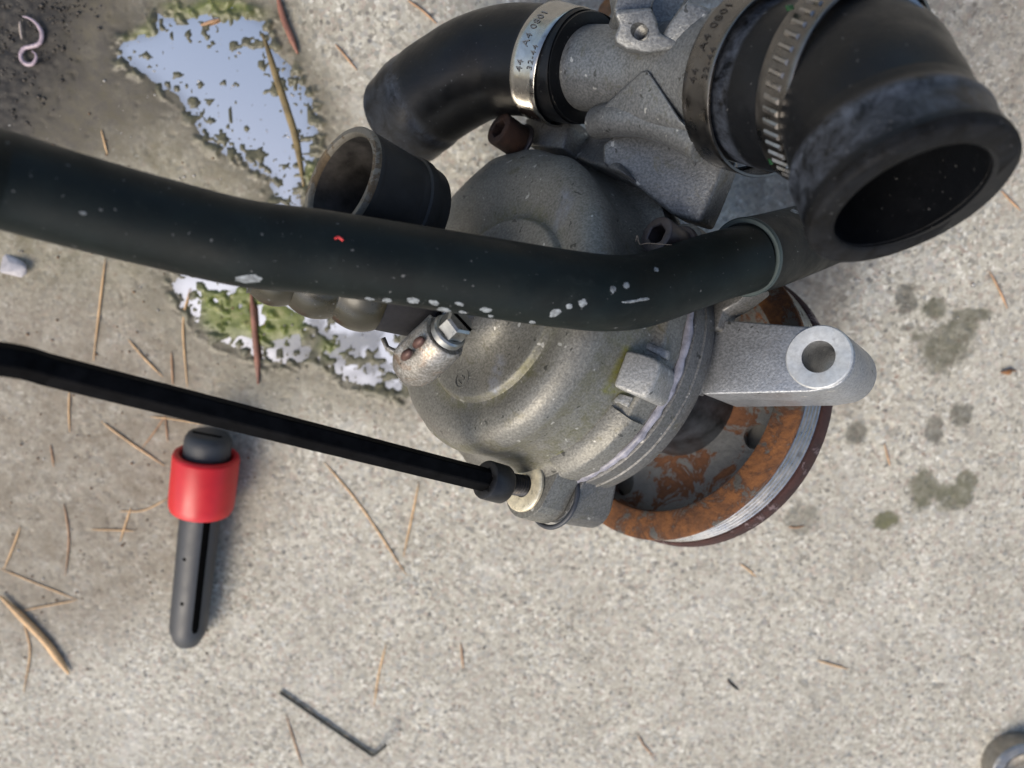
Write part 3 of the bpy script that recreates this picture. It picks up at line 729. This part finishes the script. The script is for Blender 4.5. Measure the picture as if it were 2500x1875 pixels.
def hit_pipe(px, py, lift=.05, path=None, r=PIPE_R):
    d = nrm(ray(px, py)); path = cpath if path is None else path
    t = 90.0; best = None
    for _ in range(90):
        q = CAM + d * t; a = path[:-1]; b = path[1:]; e = b - a
        k = np.clip(((q - a) * e).sum(1) / (e * e).sum(1), 0, 1); c = a + e * k[:, None]
        dist = np.linalg.norm(c - q, axis=1); i = dist.argmin(); dd = dist[i] - r - lift
        if best is None or dd < best[0]: best = (dd, c[i] + nrm(q - c[i]) * (r + lift))
        if dd < .004 or t > 320: break
        t += max(dd * .9, .01)
    return best[1]          # a ray that misses lands on the nearest point of the pipe's skin
CHIPS = [(607, 681, 42, 12, 0), (944, 733, 14, 6, .1), (902, 730, 14, 4, .2), (1008, 734, 18, 8, .1), (1060, 739, 14, 7, .2), (1085, 757, 21, 6, .2), (1121, 742, 13, 5, .3), (1130, 762, 11, 4, .2), (1186, 757, 16, 8, .2),
         (1198, 772, 8, 4, .1), (1299, 787, 9, 4, .1), (1357, 764, 17, 10, -.5), (1390, 748, 9, 7, -.3), (1422, 740, 12, 10, -.4), (1497, 706, 8, 10, 0), (1530, 697, 9, 9, .4), (1540, 736, 24, 4, -.1), (1570, 731, 18, 4, -.1), (1602, 658, 7, 6, .3), (1940, 516, 12, 5, .4), (203, 520, 10, 5, .3)]
for i, (px, py, rx, ry, an) in enumerate(CHIPS):
    on_sleeve = px > 1850
    pa, rr_ = (sp, 10.4) if on_sleeve else (cpath, PIPE_R)
    n_ = 16; vs = []
    for k in range(n_):
        t = 2 * math.pi * k / n_; j = .88 + .17 * rng.uniform(-1, 1); x, y = rx * j * math.cos(t), ry * j * math.sin(t)
        vs.append(hit_pipe(px + x * math.cos(an) - y * math.sin(an), py + x * math.sin(an) + y * math.cos(an), .03, pa, rr_))
    vi = [hit_pipe(px + (.55 * rx * math.cos(2 * math.pi * k / n_)), py + .55 * ry * math.sin(2 * math.pi * k / n_), .09, pa, rr_) for k in range(n_)]
    mb = MB(); mb.rings([vs, vi], False, True); mb.build('paint_chip', m_chip, pipe, smooth=180)
mb = MB(); mb.tube(spline([hit_pipe(x, y, .12) for x, y in ((818, 583), (826, 579), (834, 584), (838, 587))], 4), .28, 6); mb.build('red_fibre', m_red_bit, pipe, smooth=180)

# --- thermostat housing
XL = [(1340, 160, 229.5, 11.4), (1420, 166, 222.5, 11.6), (1500, 172, 216, 11.8), (1590, 178, 209, 12.4), (1690, 188, 201, 14.6), (1780, 194, 194, 18.2), (1836, 197, 189.5, 19.0), (1860, 199, 187, 18.6)]
tp = spline([P(*q[:3]) for q in XL], 8)
mb = MB(); mb.tube(tp, lin([q[3] for q in XL], 8), 72)
# gusset with its triangular faces, and the rounded lobe under it
mb.hull([P(1578, 165, 193), P(1568, 172, 196), P(1448, 280, 212), P(1447, 300, 216), P(1470, 313, 219), P(1495, 310, 219), P(1690, 335, 190), P(1672, 308, 187), P(1560, 262, 197), P(1600, 230, 210), P(1680, 325, 206), P(1520, 300, 222)], 2.2, 4)
mb.tube(spline([P(1462, 300, 217), P(1500, 292, 210), P(1570, 292, 203), P(1640, 312, 197), P(1720, 352, 190)], 6), 4.6, 20)
mb.tube(spline([P(1500, 345, 232), P(1560, 330, 220), P(1650, 345, 214), P(1730, 385, 206)], 6), 5.0, 20)
therm = mb.build('thermostat_housing', m_therm, pump, smooth=45)
def plate(pts, p0, nn, ext, bev, mat, name, parent, seg=3):
    mb = MB(); mb.prism([onplane(x, y, p0, nn) for x, y in pts], ext, bev, seg); return mb.build(name, mat, parent, smooth=40)
FN = dirw(nrm([-.45, .10, -.88]))
plate([(1470, 350), (1500, 326), (1560, 320), (1610, 333), (1655, 360), (1720, 366), (1768, 398), (1752, 440), (1728, 500), (1708, 545), (1640, 525), (1560, 460), (1470, 400)], P(1640, 440, 208), FN, -FN * 7 - PA * 4, 1.1, m_therm, 'mounting_plate', therm)
plate([(1718, 372), (1798, 395), (1788, 430), (1762, 458), (1745, 440)], P(1760, 420, 215), FN, -FN * 4, .7, m_therm, 'plate_edge', therm)
blk = plate([(1281, 288), (1372, 277), (1388, 282), (1390, 300), (1373, 362), (1285, 352)], P(1335, 315, 240), PA, -PA * 18, .9, m_cast, 'bolt_block', therm)
plate([(1412, 330), (1440, 318), (1490, 340), (1520, 420), (1440, 400), (1380, 370)], P(1450, 350, 232), nrm(PA + PE1 * .4), -PA * 14, 1.5, m_cast, 'lower_web', therm)
TN = dirw(nrm([-.10, .34, -.93]))
tab = plate([(1500, 24), (1590, 18), (1604, 50), (1612, 82), (1660, 100), (1690, 106), (1640, 122), (1580, 130), (1530, 120), (1504, 104), (1500, 88), (1513, 60), (1502, 40)], P(1556, 80, 188), TN, -TN * 11, 1.3, m_therm, 'bracket_tab', therm)
mb = MB(); hc = onplane(1562, 77, P(1556, 80, 188), TN); hdir = nrm(TN * .8 + dirw((-.5, -.35, 0)))
mb.lathe([(.01, 4), (1.9, 4), (1.9, -8), (.01, -8)], hc, hdir, PE1, 24); cut(tab, [mb.build('cutter', m_therm, therm)])
mb = MB(); tr = []
for k in range(9): tr += [(1.95, -k * .75), (1.55, -k * .75 - .38)]
mb.lathe(tr, hc - hdir * .6, hdir, PE1, 24); mb.build('threaded_hole', m_cast, tab, smooth=20)
plate([(1500, -60), (1610, -60), (1604, -20), (1590, 20), (1576, 30), (1508, 32), (1499, 22), (1508, -5)], P(1550, 0, 190), dirw(nrm([0, .10, -1])), dirw((0, -.1, 1)) * 12, 1.0, m_therm, 'bracket_block', therm)
plate([(1672, 1), (1700, 3), (1760, 28), (1790, 45), (1760, 90), (1700, 125), (1640, 118), (1614, 88), (1640, 45)], P(1690, 60, 186), dirw(nrm([-.25, .25, -.92])), FW * 10, 1.2, m_therm, 'side_flange', therm)
plate([(1585, -40), (1700, -40), (1672, 6), (1640, 60), (1612, 92), (1590, 40)], P(1630, 30, 200), dirw(nrm([.3, .2, -.9])), FW * 6, .8, m_therm, 'bracket_web', therm)
plate([(1330, 40), (1420, 42), (1520, 45), (1515, 75), (1420, 82), (1340, 90)], P(1430, 60, 236), dirw(nrm([0, -.3, -.95])), FW * 6, .8, m_therm, 'back_web', therm)

# --- rubber elbow on the left, with its band clamp
EL = [(1436, 168, 220.5, 14.9), (1408, 165, 223.5, 15.7), (1262, 148, 235, 16.0), (1170, 166, 241, 15.9), (1105, 200, 247, 16.0), (1040, 244, 254, 16.3), (985, 295, 263, 16.6)]
ep = spline([P(*q[:3]) for q in EL], 10); er = lin([q[3] for q in EL], 10); n = len(ep)
for i in range(n):
    if i > n - 14: er[i] += .55 * math.exp(-((i - (n - 9)) / 3.0) ** 2) - .25
res = []
def residue(nr, seg, fn): return [fn(i, j) for i in range(nr) for j in range(seg)]
mb = MB(); mb.tube(ep, er, 64, True, True, 12.6, 14)
nr = len(mb.v) // 64
at = residue(nr, 64, lambda i, j: .9 * math.exp(-((i - (n - 12)) / 1.6) ** 2) + (.35 if n - 10 < i < n else 0) + (.5 if 13 < i < 16 else 0))
elbow = mb.build('elbow_hose', m_hose, pump, smooth=60, attrs={'residue': at})
def band(c, d, r, w, mat, name, parent, ecc=1.0, u=None):
    mb = MB(); u = PE1 if u is None else u
    mb.lathe([(r - .05, -w), (r + .55, -w), (r + .7, -w + .25), (r + .62, -w * .6), (r + .6, w * .6), (r + .7, w - .25), (r + .55, w), (r - .05, w)], c, d, u, 96)
    return mb.build(name, mat, parent, smooth=35)
def wrap(s, size, c, d, r, a0, yoff, name, mat, parent, u):
    """lettering round a band: x runs along the rim, y across it"""
    d = nrm(d); u = nrm(u - np.dot(u, d) * d); w_ = np.cross(d, u); v, f = text_pts(s, size, .05, 1.15); vs = []
    for p in v:
        t = a0 + p[0] / r; vs.append(c + (r + .02 + p[2]) * (math.cos(t) * u + math.sin(t) * w_) + (yoff + p[1]) * d)
    mb = MB(); mb.add(vs, f); mb.build(name, mat, parent)
k1 = 11; k2 = 18
c_l = P(1364, 160, 227.3); d_l = nrm(P(1408, 165, 223.5) - P(1262, 148, 235))
d_l = nrm(d_l + .18 * dirw((0, .9, 0)))
bl = band(c_l, d_l, 16.2, 4.6, m_clamp, 'band_clamp', pump)
view_u = nrm(CAM - c_l)
def ang_at(c, d, u, px, py, r):
    d = nrm(d); u = nrm(u - np.dot(u, d) * d); w_ = np.cross(d, u); best = (1e9, 0)
    for k in range(720):
        t = k * math.pi / 360; q = c + r * (math.cos(t) * u + math.sin(t) * w_)
        if np.dot(q - c, CAM - c) < 0: continue
        rel = q - CAM; z = np.dot(rel, FW); x_, y_ = CX + F * np.dot(rel, RT) / z, CY - F * np.dot(rel, UP) / z
        e = (y_ - py) ** 2
        if e < best[0]: best = (e, t)
    return best[1]
def letters(c, d, r, px, py, parent, size=3.0, mat=None):
    # reading runs upward in the photo: choose the sense of the axis so that it does
    t0 = ang_at(c, d, view_u, px, py, r); dd = nrm(d)
    uu = nrm(view_u - np.dot(view_u, dd) * dd); w_ = np.cross(dd, uu)
    tang = -math.sin(t0) * uu + math.cos(t0) * w_
    if np.dot(tang, UP) < 0: dd = -dd; t0 = ang_at(c, dd, view_u, px, py, r)
    wrap('44   A4 0801', size, c, dd, r, t0, .15, 'stamped_lettering', mat or m_stamp, parent, view_u)
    wrap('32-44', size * .85, c, dd, r, t0 + 1.2 / r, -3.4, 'stamped_lettering', mat or m_stamp, parent, view_u)
letters(c_l, d_l, 16.95, 1296, 178, bl, 3.1, plain('worn_stamp', (.16, .16, .16), .5, .5))

# --- big hose, two clamps, open mouth
XR = dirw(nrm([.47, .42, -.775]))
C1 = W((63.3, -70.7, 181.6)); C2 = W((75.2, -63.2, 164.5)); C3 = P(2224, 487, 146.0); N3 = dirw(nrm([.205, .875, -.435]))
C2h = W((73.2, -64.6, 166.5))
HX = dirw((1.0, 0, .2))
BP = [C1 - XR * 9.4, C1 - XR * 5, C1 + XR * 6, C2h, C3 - N3 * 24 + HX * 2.2, C3 - N3 * 16 + HX * 1.2, C3 - N3 * 8 + HX * .3, C3]
bp = spline(BP, 10); br = lin([19.2, 19.2, 19.1, 19.0, 17.7, 18.0, 19.0, 19.4], 10); n = len(bp)
for i in range(n):
    if i > n - 18: br[i] += .7 * math.exp(-((i - (n - 15)) / 2.2) ** 2) - .1
mb = MB(); mb.tube(bp, br, 80, True, True, 14.4, 30); nr = len(mb.v) // 80
at = residue(nr, 80, lambda i, j: (.95 * math.exp(-((i - (n - 15)) / 1.3) ** 2) + (.7 if n - 15 < i < n - 5 else 0)) if i < n else .0)
for i in range(nr):
    for j in range(80):
        if 12 < i < 18: at[i * 80 + j] = .85
big = mb.build('radiator_hose', m_hose, pump, smooth=60, attrs={'residue': at})
mb = MB(); mb.lathe([(14.3, -.6), (14.6, .2), (15.6, .5), (18.6, .5), (19.3, .2), (19.5, -.6), (19.5, -2.2)], C3, N3, PE1, 80)
mb.build('hose_lip', m_mouth, big, smooth=60, attrs={'residue': [.12] * len(mb.v)})
cl1 = band(C1 - XR * 4.6 + nrm(PE1) * 0, XR, 21.0, 4.6, m_clamp_dark, 'hose_clamp', pump)
view_u = nrm(CAM - C1)
letters(C1 - XR * 4.6, XR, 21.75, 1672, 205, cl1, 3.2)
cl2 = band(C2 - XR * 4.4, XR, 21.3, 4.5, m_clamp_dark, 'hose_clamp', pump)
# pressed worm slots on the second clamp
view_u = nrm(CAM - C2); dd = XR; uu = nrm(view_u - np.dot(view_u, dd) * dd); w_ = np.cross(dd, uu)
for k in range(20):
    t = R(-62 + k * 6.6); mb = MB(); rr_ = 22.0; cc_ = C2 - XR * 4.4
    def q(dt, y, lift): return cc_ + (rr_ + lift) * (math.cos(t + dt) * uu + math.sin(t + dt) * w_) + y * dd
    sl_ = .035
    mb.hull([q(-.030, -2.1, -.1), q(.030, -2.1 , -.1), q(-.030 + sl_, 2.1, -.1), q(.030 + sl_, 2.1, -.1), q(-.012, -1.8, .42), q(.014, -1.8, .42), q(-.012 + sl_, 1.8, .42), q(.014 + sl_, 1.8, .42)])
    mb.build('band_tooth', m_clamp_tooth, cl2)
# free end of that band, standing off the hose at the top right
mb = MB(); ta = []
tpts = [P(2060, -60, 158), P(2130, -28, 155), P(2185, 12, 152.5), P(2222, 55, 151)]
tw = dirw(nrm([.78, -.35, -.5])) * 3.0
ts = spline(tpts, 6); frs = frames(ts)
mb.rings([[p - tw + fr_[0] * .25, p + tw + fr_[0] * .25, p + tw - fr_[0] * .25, p - tw - fr_[0] * .25] for p, fr_ in zip(ts, frs)], True, True)
mb.build('clamp_tail', m_clamp, cl2)
for c_, px, py in ((cl1, 1760, 382), (cl2, 1924, 18), (cl2, 1882, 392)):
    pc, rr_ = (C1, 21.7) if c_ is cl1 else (C2, 22.0)
    pts_ = [onplane(px + a, py + b, pc - XR * (8.0), XR) for a, b in ((-8, -5), (6, -8), (9, 4), (-4, 9))]
    mb = MB(); mb.prism(pts_, XR * .8, .1); mb.build('green_liner', m_green, c_)

# ------------------------------------------------------------------ hex key in the loosened screw
kd0 = L(5.5, -47.1, 11.5); kd1 = P(118, 903, 151.5); kb = P(45, 883, 146.5); kc = P(-60, 874, 142); ke = P(-330, 880, 140)
kp = np.vstack([[kd0, kd0 + (kd1 - kd0) * .97], spline([kd1, kb, kc, ke], 8)])
key = thing('hex_key', 'long black hex key with its end in the socket of the loosened screw', 'hex key', kd1)
fr = frames(kp); mb = MB()
rings_ = []
for i, p in enumerate(kp):
    row = []
    for k in range(6):
        for o_ in (-4, 4):
            t = R(60 * k + o_ + 18); row.append(p + 3.28 * (math.cos(t) * fr[i][0] + math.sin(t) * fr[i][1]))
    rings_.append(row)
mb.rings(rings_, True, True); mb.build('shank', m_key, key, smooth=20)

# ------------------------------------------------------------------ tool handle with red collar
hA, hB = G(457, 1560, 8.0), G(503, 1128, 13.2); hd = nrm(hB - hA); hl = np.linalg.norm(hB - hA)
hu = nrm(np.array([0, 0, 1.]) - hd[2] * hd); hw = np.cross(hd, hu)
hand = thing('tool_handle', 'dark grey round tool handle with a bright red collar lying on concrete', 'tool', np.array([hA[0], hA[1], 0]))
mb = MB(); mb.lathe([(.01, -2.4), (3.9, -2.2), (5.2, -1.2), (7.4, 4.0), (7.9, 6.5), (8.0, hl * .45), (8.1, hl * .62), (8.1, hl - 4)], hA, hd, hu, 64)
shank = mb.build('grip', m_grip, hand, smooth=50)
cs_ = hl - 26
mb = MB(); mb.lathe([(8.2, hl - 21), (12.2, hl - 21.2), (12.8, hl - 19.8), (13.05, hl - 17), (13.05, hl + 2), (12.6, hl + 3.4), (11.2, hl + 3.9), (9.9, hl + 3.0), (9.6, hl - 1)], hA, hd, hu, 72); mb.build('collar', m_red, hand, smooth=60)
mb = MB(); mb.lathe([(9.2, hl - 5), (9.25, hl + 8.6), (8.95, hl + 10.6), (8.0, hl + 12.2), (6.4, hl + 12.9), (.01, hl + 12.9)], hA, hd, hu, 64); capo = mb.build('end_cap', m_grip, hand, smooth=60)
mb = MB(); e_ = hA + hd * (hl + 12.7)
mb.prism([e_ - hw * 5.6 + hu * 3.0, e_ + hw * 5.6 + hu * 3.0, e_ + hw * 6.2 + hu * 1.4, e_ - hw * 6.2 + hu * 1.4], hd * .5, .2); mb.build('cap_bar', m_slot, capo)
# long black slot on the right of the grip
mb = MB(); sgn = 1 if hw[0] > 0 else -1
row = []
for s_ in np.linspace(8, hl - 20.5, 24):
    wdt = 1.45 * min(1, ((s_ - 7.4) / 1.6) ** .5); rr_ = 8.0 + .1 * min(1, max(0, (s_ - hl * .45) / (hl * .17)))
    row.append([hA + hd * s_ + (rr_ + .06) * (math.sin(t) * hw * sgn + math.cos(t) * hu) for t in (R(40) + a_ * wdt / 8.0 for a_ in (-1, -.33, .33, 1))])
mb.rings(row, False, False, False); mb.build('grip_slot', m_slot, shank)
for py_ in (1366, 1475):
    px_ = 450 - (py_ - 1366) * .055
    mb = MB(); d_ = nrm(ray(px_, py_)); t_ = 250.
    for _ in range(80):
        q_ = CAM + d_ * t_; k_ = np.dot(q_ - hA, hd); dist_ = np.linalg.norm(q_ - hA - hd * k_) - 8.05
        if dist_ < .01: break
        t_ += dist_ * .9
    nn_ = nrm(q_ - hA - hd * k_); mb.lathe([(.01, .08), (.75, .05), (.85, -.3)], q_, nn_, hd, 14); mb.build('grip_dot', m_slot, shank)

# ------------------------------------------------------------------ small hex key, ring, worm, pebble
sk = [G(683, 1690, 1.2), G(760, 1743, 1.2), G(840, 1798, 1.2), G(890, 1832, 1.2), G(907, 1843, 1.5), G(914, 1843, 2.6), G(924, 1836, 4.5), G(942, 1820, 8.5)]
allen = thing('small_hex_key', 'thin black hex key lying on bare concrete at the bottom of the photo', 'hex key', np.array([sk[3][0], sk[3][1], 0]), None)
kp = np.vstack([sk[:4], spline(sk[3:], 5)[1:]]); fr = frames(kp); mb = MB()
mb.rings([[p + .78 * (math.cos(R(60 * k)) * f_[0] + math.sin(R(60 * k)) * f_[1]) for k in range(6)] for p, f_ in zip(kp, fr)], True, True)
mb.build('shank', plain('small_key_black', (.03, .032, .03), .4, .4), allen, smooth=20)
rc = G(2505, 1888, 9.0) * np.array([1, 1, 0])
ring = thing('steel_ring', 'thick polished steel ring cut off by the bottom right corner of the photo', 'ring', rc)
mb = MB(); mb.lathe([(10.2, .3), (10.2, 8.6), (10.9, 9.3), (14.6, 9.0), (15.2, 8.2), (15.2, .3), (10.2, .3)], rc, (0, 0, 1), (1, 0, 0), 72); mb.build('ring_body', steel('grey_steel', (.36, .35, .33), .42, 400), ring, smooth=35)
mb = MB(); mb.lathe([(9.9, .4), (9.9, 8.6), (10.25, 9.1), (10.25, .4), (9.9, .4)], rc, (0, 0, 1), (1, 0, 0), 72); mb.build('ring_bore', steel('bore_steel', (.30, .29, .30), .2, 400), ring, smooth=35)
def gtube(pts, r, name, mat, label, cat, group=None, k=6, seg=8, taper=True, flat=1.0, hs=None):
    hs = hs or [r * .9 + .15] * len(pts)
    pp = spline([G(x, y, h) for (x, y), h in zip(pts, hs)], k); n_ = len(pp)
    rad_ = [r * (min(1, .35 + 3.0 * min(i, n_ - 1 - i) / n_) if taper else 1) for i in range(n_)]
    mb = MB(); fr_ = frames(pp); an = np.arange(seg) * 2 * math.pi / seg
    rg_ = []
    for i in range(n_):
        t_ = nrm(pp[min(i + 1, n_ - 1)] - pp[max(i - 1, 0)]); side = nrm(np.cross(t_, [0, 0, 1])); up_ = np.cross(side, t_)
        rg_.append([pp[i] + rad_[i] * (math.cos(a) * side + flat * math.sin(a) * up_) for a in an])
    mb.rings(rg_, True, True); o_ = mb.build(name, mat, None, np.array([pp[n_ // 2][0], pp[n_ // 2][1], 0]), smooth=180)
    return tag(o_, label, cat, group)
wp = [(510, 370), (640, 400), (780, 490), (880, 610), (940, 740), (930, 900), (850, 1000), (700, 1050), (560, 1080), (480, 1180), (470, 1290), (520, 1390), (620, 1450), (740, 1430), (810, 1320), (800, 1220), (720, 1150)]
gtube([(x / 9.215, y / 9.215) for x, y in wp], .78, 'earthworm', m_worm, 'pinkish curled earthworm on the dark soil in the upper left corner', 'worm', hs=[2.4] * 17, k=5, seg=10)
gtube([(48, 52), (50, 75), (53, 96)], .45, 'root_thread', plain('pale_root', (.40, .33, .28), .5), 'short pale root thread beside the curled worm on dark soil', 'root', hs=[2.2] * 3)
mb = MB(); c_ = G(32, 652, 2.0)
rr = np.random.RandomState(4)
mb.hull([c_ + np.array([3.6 * a, 3.0 * b, 1.9 * c]) for a, b, c in rr.normal(size=(26, 3)) / np.linalg.norm(rr.normal(size=(26, 3)), axis=1)[:, None].clip(.8, 1.6)], .25)
tag(mb.build('pebble', m_pebble, None, np.array([c_[0], c_[1], 0])), 'pale grey pebble below the coolant pipe at the left edge', 'pebble')

# needles, twigs and leaf scraps, each a thing of its own
ND = [
 ([(257, 631), (243, 750), (228, 880)], .85, 'n', 'long straight tan pine needle coming out from under the coolant pipe, left of the puddle'),
 ([(463, 704), (447, 793), (457, 944)], .75, 'n', 'long bowed tan pine needle crossing the left edge of the green puddle'),
 ([(312, 828), (350, 872), (397, 920)], .8, 'n', 'slanting orange pine needle just above the middle of the hex key'),
 ([(418, 859), (420, 900), (422, 940)], .8, 'd', 'short brown pine needle upright beside a longer one above the hex key'),
 ([(170, 951), (168, 1000), (170, 1055)], .75, 'n', 'upright tan needle poking out below the left part of the hex key'),
 ([(247, 1029), (310, 1075), (401, 1137)], .85, 'n', 'long tan needle slanting down to the red collar of the tool handle'),
 ([(405, 1013), (380, 1050), (347, 1094)], .6, 'd', 'reddish needle crossing the tan needle left of the end cap'),
 ([(402, 1012), (406, 1045), (409, 1078)], .6, 'd', 'short reddish needle pointing down beside the end cap of the tool handle'),
 ([(366, 1017), (430, 1024), (497, 1036)], .6, 'n', 'thin tan needle between the hex key and the end cap'),
 ([(123, 1086), (127, 1110), (131, 1140)], .7, 'd', 'short brown needle at the left, below the hex key'),
 ([(156, 1230), (168, 1312), (160, 1405)], .8, 'd', 'bowed rust brown needle left of the tool handle, tall and alone'),
 ([(224, 1293), (280, 1294), (328, 1296)], .65, 'n', 'level tan needle crossed by another, left of the red collar'),
 ([(320, 1239), (306, 1280), (293, 1322)], .75, 'n', 'yellowish needle standing across a level one, left of the red collar'),
 ([(293, 1248), (350, 1246), (412, 1216)], .65, 'n', 'curved orange needle ending at the red collar'),
 ([(50, 1285), (32, 1335), (10, 1388)], .75, 'n', 'pale tan needle leaning left near the left edge, above the thick twig'),
 ([(0, 1388), (90, 1425), (190, 1465)], .6, 'n', 'long thin needle slanting down from the left edge above the thick twig'),
 ([(58, 1490), (120, 1478), (185, 1466)], .65, 'n', 'nearly level tan needle just above the thick twig'),
 ([(58, 1524), (73, 1590), (58, 1690)], .7, 'n', 'bowed tan needle below the thick twig at the lower left'),
 ([(791, 1128), (880, 1235), (992, 1404)], .8, 'n', 'long tan needle slanting down the bare concrete under the hex key'),
 ([(1023, 1177), (1004, 1270), (985, 1359)], .75, 'n', 'upright tan needle meeting the long slanting one under the screw'),
 ([(943, 1572), (925, 1645), (913, 1725)], .75, 'n', 'pale needle above the small hex key, to its right'),
 ([(698, 1745), (718, 1810), (738, 1872)], .7, 'd', 'brown needle beneath the small hex key at the bottom edge'),
 ([(1125, 1570), (1128, 1600), (1131, 1632)], .8, 'd', 'short brown needle alone on bare concrete, above and right of the small hex key'),
 ([(1558, 1796), (1572, 1820), (1594, 1845)], .75, 'd', 'short brown needle near the bottom edge, right of the middle'),
 ([(1806, 1376), (1826, 1390), (1846, 1408)], .6, 'n', 'short olive tan needle on the concrete below the pulley'),
 ([(1995, 1612), (2030, 1622), (2072, 1634)], .8, 'n', 'short level straw piece on bare concrete at the lower right'),
 ([(1776, 1658), (1788, 1672), (1804, 1686)], .9, 'k', 'stubby blackish splinter on bare concrete at the lower right'),
 ([(490, 62), (512, 54), (537, 46)], 1.3, 'd', 'short reddish brown chip floating at the top of the bright puddle'),
 ([(818, 108), (836, 128), (872, 172)], .75, 'd', 'brown needle on dry concrete right of the bright puddle'),
 ([(995, 0), (1030, 24), (1067, 58)], .8, 'd', 'rust brown needle above the rubber elbow hose at the top edge'),
 ([(247, 316), (254, 345), (262, 376)], .7, 'n', 'short orange needle just above the coolant pipe at the left'),
 ([(2416, 662), (2440, 708), (2460, 754)], .8, 'd', 'reddish needle right of the wet stains near the right edge'),
 ([(2159, 1082), (2166, 1110), (2173, 1137)], .7, 'd', 'short reddish needle left of the lower wet stain'),
 ([(2444, 465), (2466, 488), (2492, 514)], .75, 'd', 'reddish needle at the right edge beside the open hose mouth'),
 ([(1925, 1286), (1945, 1288), (1965, 1283)], .8, 'd', 'short brown needle in the faint damp spot beside the pulley'),
]
mm = {'n': m_needle, 'd': m_needle_dark, 'k': m_slot}
for pts, r_, k_, lab in ND: gtube(pts, r_ * .52, 'pine_needle', mm[k_], lab, 'pine needle', 'dry pine needles on the concrete', seg=6)
gtube([(613, 716), (618, 760), (622, 815), (628, 880), (630, 938)], 1.3, 'twig', m_twig, 'reddish twig lying half in the green puddle below the coolant pipe', 'twig', hs=[1.0] * 5)
gtube([(0, 1455), (55, 1508), (108, 1563), (140, 1605), (168, 1645)], 1.5, 'twig', m_needle, 'thick tan twig entering from the left edge at the lower left', 'twig')
gtube([(676, -20), (690, 40), (708, 85), (727, 131)], 1.2, 'twig', m_twig, 'reddish brown twig on the damp rim right of the bright puddle', 'twig')
gtube([(640, 81), (675, 193), (700, 270), (721, 340), (741, 455)], 1.25, 'grass_blade', m_straw, 'long brown dry grass blade lying across the bright puddle', 'grass blade', flat=.35, hs=[.6] * 5)
def leaf(px, py, w, h, an, label, lift=2.0):
    c_ = G(px, py, lift); mb = MB(); n_ = 9
    top = []; bot = []
    for i in range(n_):
        t = i / (n_ - 1); wd_ = h * math.sin(math.pi * min(1, .06 + t * .9)) ; x = (t - .5) * w; z_ = .8 * math.sin(5 * t + an)
        for row, sg in ((top, 1), (bot, -1)):
            y = sg * wd_ * .5; row.append(c_ + np.array([x * math.cos(an) - y * math.sin(an), x * math.sin(an) + y * math.cos(an), z_ + .5 * sg]))
    mb.rings([[a, b, b - np.array([0, 0, .25]), a - np.array([0, 0, .25])] for a, b in zip(top, bot)], True, True)
    tag(mb.build('leaf_scrap', m_leaf, None, np.array([c_[0], c_[1], 0]), smooth=180), label, 'leaf')
leaf(1478, 24, 10, 5, 1.2, 'rust brown leaf scrap between the elbow clamp and the bracket at the top edge')
leaf(1852, 26, 13, 5, .2, 'orange brown leaf scrap behind the first hose clamp at the top edge')
leaf(2464, 908, 7, 2.6, .05, 'small red brown leaf scrap at the right edge beside the wet stains', .6)

# loose grit and soil crumbs nobody could count
def scatter(name, mat, n_, where, r0, r1, seed, zf=0.0):
    rs = np.random.RandomState(seed); V = []; Fc = []; k = 0
    base = [(0, 0, 1), (.9, 0, .1), (.28, .85, .1), (-.73, .53, .1), (-.73, -.53, .1), (.28, -.85, .1), (0, 0, -.6)]
    fc = [(0, i, i % 5 + 1) for i in range(1, 6)] + [(6, i % 5 + 1, i) for i in range(1, 6)]
    while k < n_:
        px, py = where(rs); p = G(px, py); r_ = r0 + (r1 - r0) * rs.rand() ** 3; a = rs.rand() * 6.3; jj = .7 + .6 * rs.rand(7)
        for q, (x, y, z_) in enumerate(base):
            x, y, z_ = x * jj[q], y * jj[q], z_ * .7; V.append(p + np.array([r_ * (x * math.cos(a) - y * math.sin(a)), r_ * (x * math.sin(a) + y * math.cos(a)) * .8, r_ * (.35 + z_) + zf]))
        Fc += [tuple(i + 7 * k for i in f) for f in fc]; k += 1
    mb = MB(); mb.v = V; mb.f = Fc; o_ = mb.build(name, mat, None, np.zeros(3), smooth=180); o_['kind'] = 'stuff'; return o_
def soil_at(rs):
    while True:
        x, y = rs.uniform(-60, 260), rs.uniform(-60, 380)
        if x / 240 + y / 400 < 1.0 * rs.rand() + .25: return x, y
scatter('soil_crumbs', plain('soil', (.05, .042, .034), .6, 0, .8, 400, .5), 1100, soil_at, .25, 1.1, 3, .35)
M = Mat('grit_mix'); gv = M.vor(150); sg_ = M.n('ShaderNodeSeparateColor'); M.l(gv, sg_.inputs[0])
m_grit = M.set(M.ramp(sg_.outputs[0], [(0, (.08, .075, .07)), (.3, (.22, .19, .16)), (.7, (.38, .36, .33)), (1, (.55, .53, .5))]), .75)
scatter('grit', m_grit, 1400, lambda rs: (rs.uniform(-40, 2540), rs.uniform(-40, 1920)), .18, .75, 9)

def left_at(rs):
    while True:
        x, y = rs.uniform(-40, 1100), rs.uniform(250, 1700)
        if rs.rand() < math.exp(-((x - 250) / 330) ** 2 - ((y - 1150) / 380) ** 2) + .06: return x, y
scatter('plant_litter', plain('litter_brown', (.16, .095, .05), .7, 0, .7, 400), 420, left_at, .2, .85, 12)
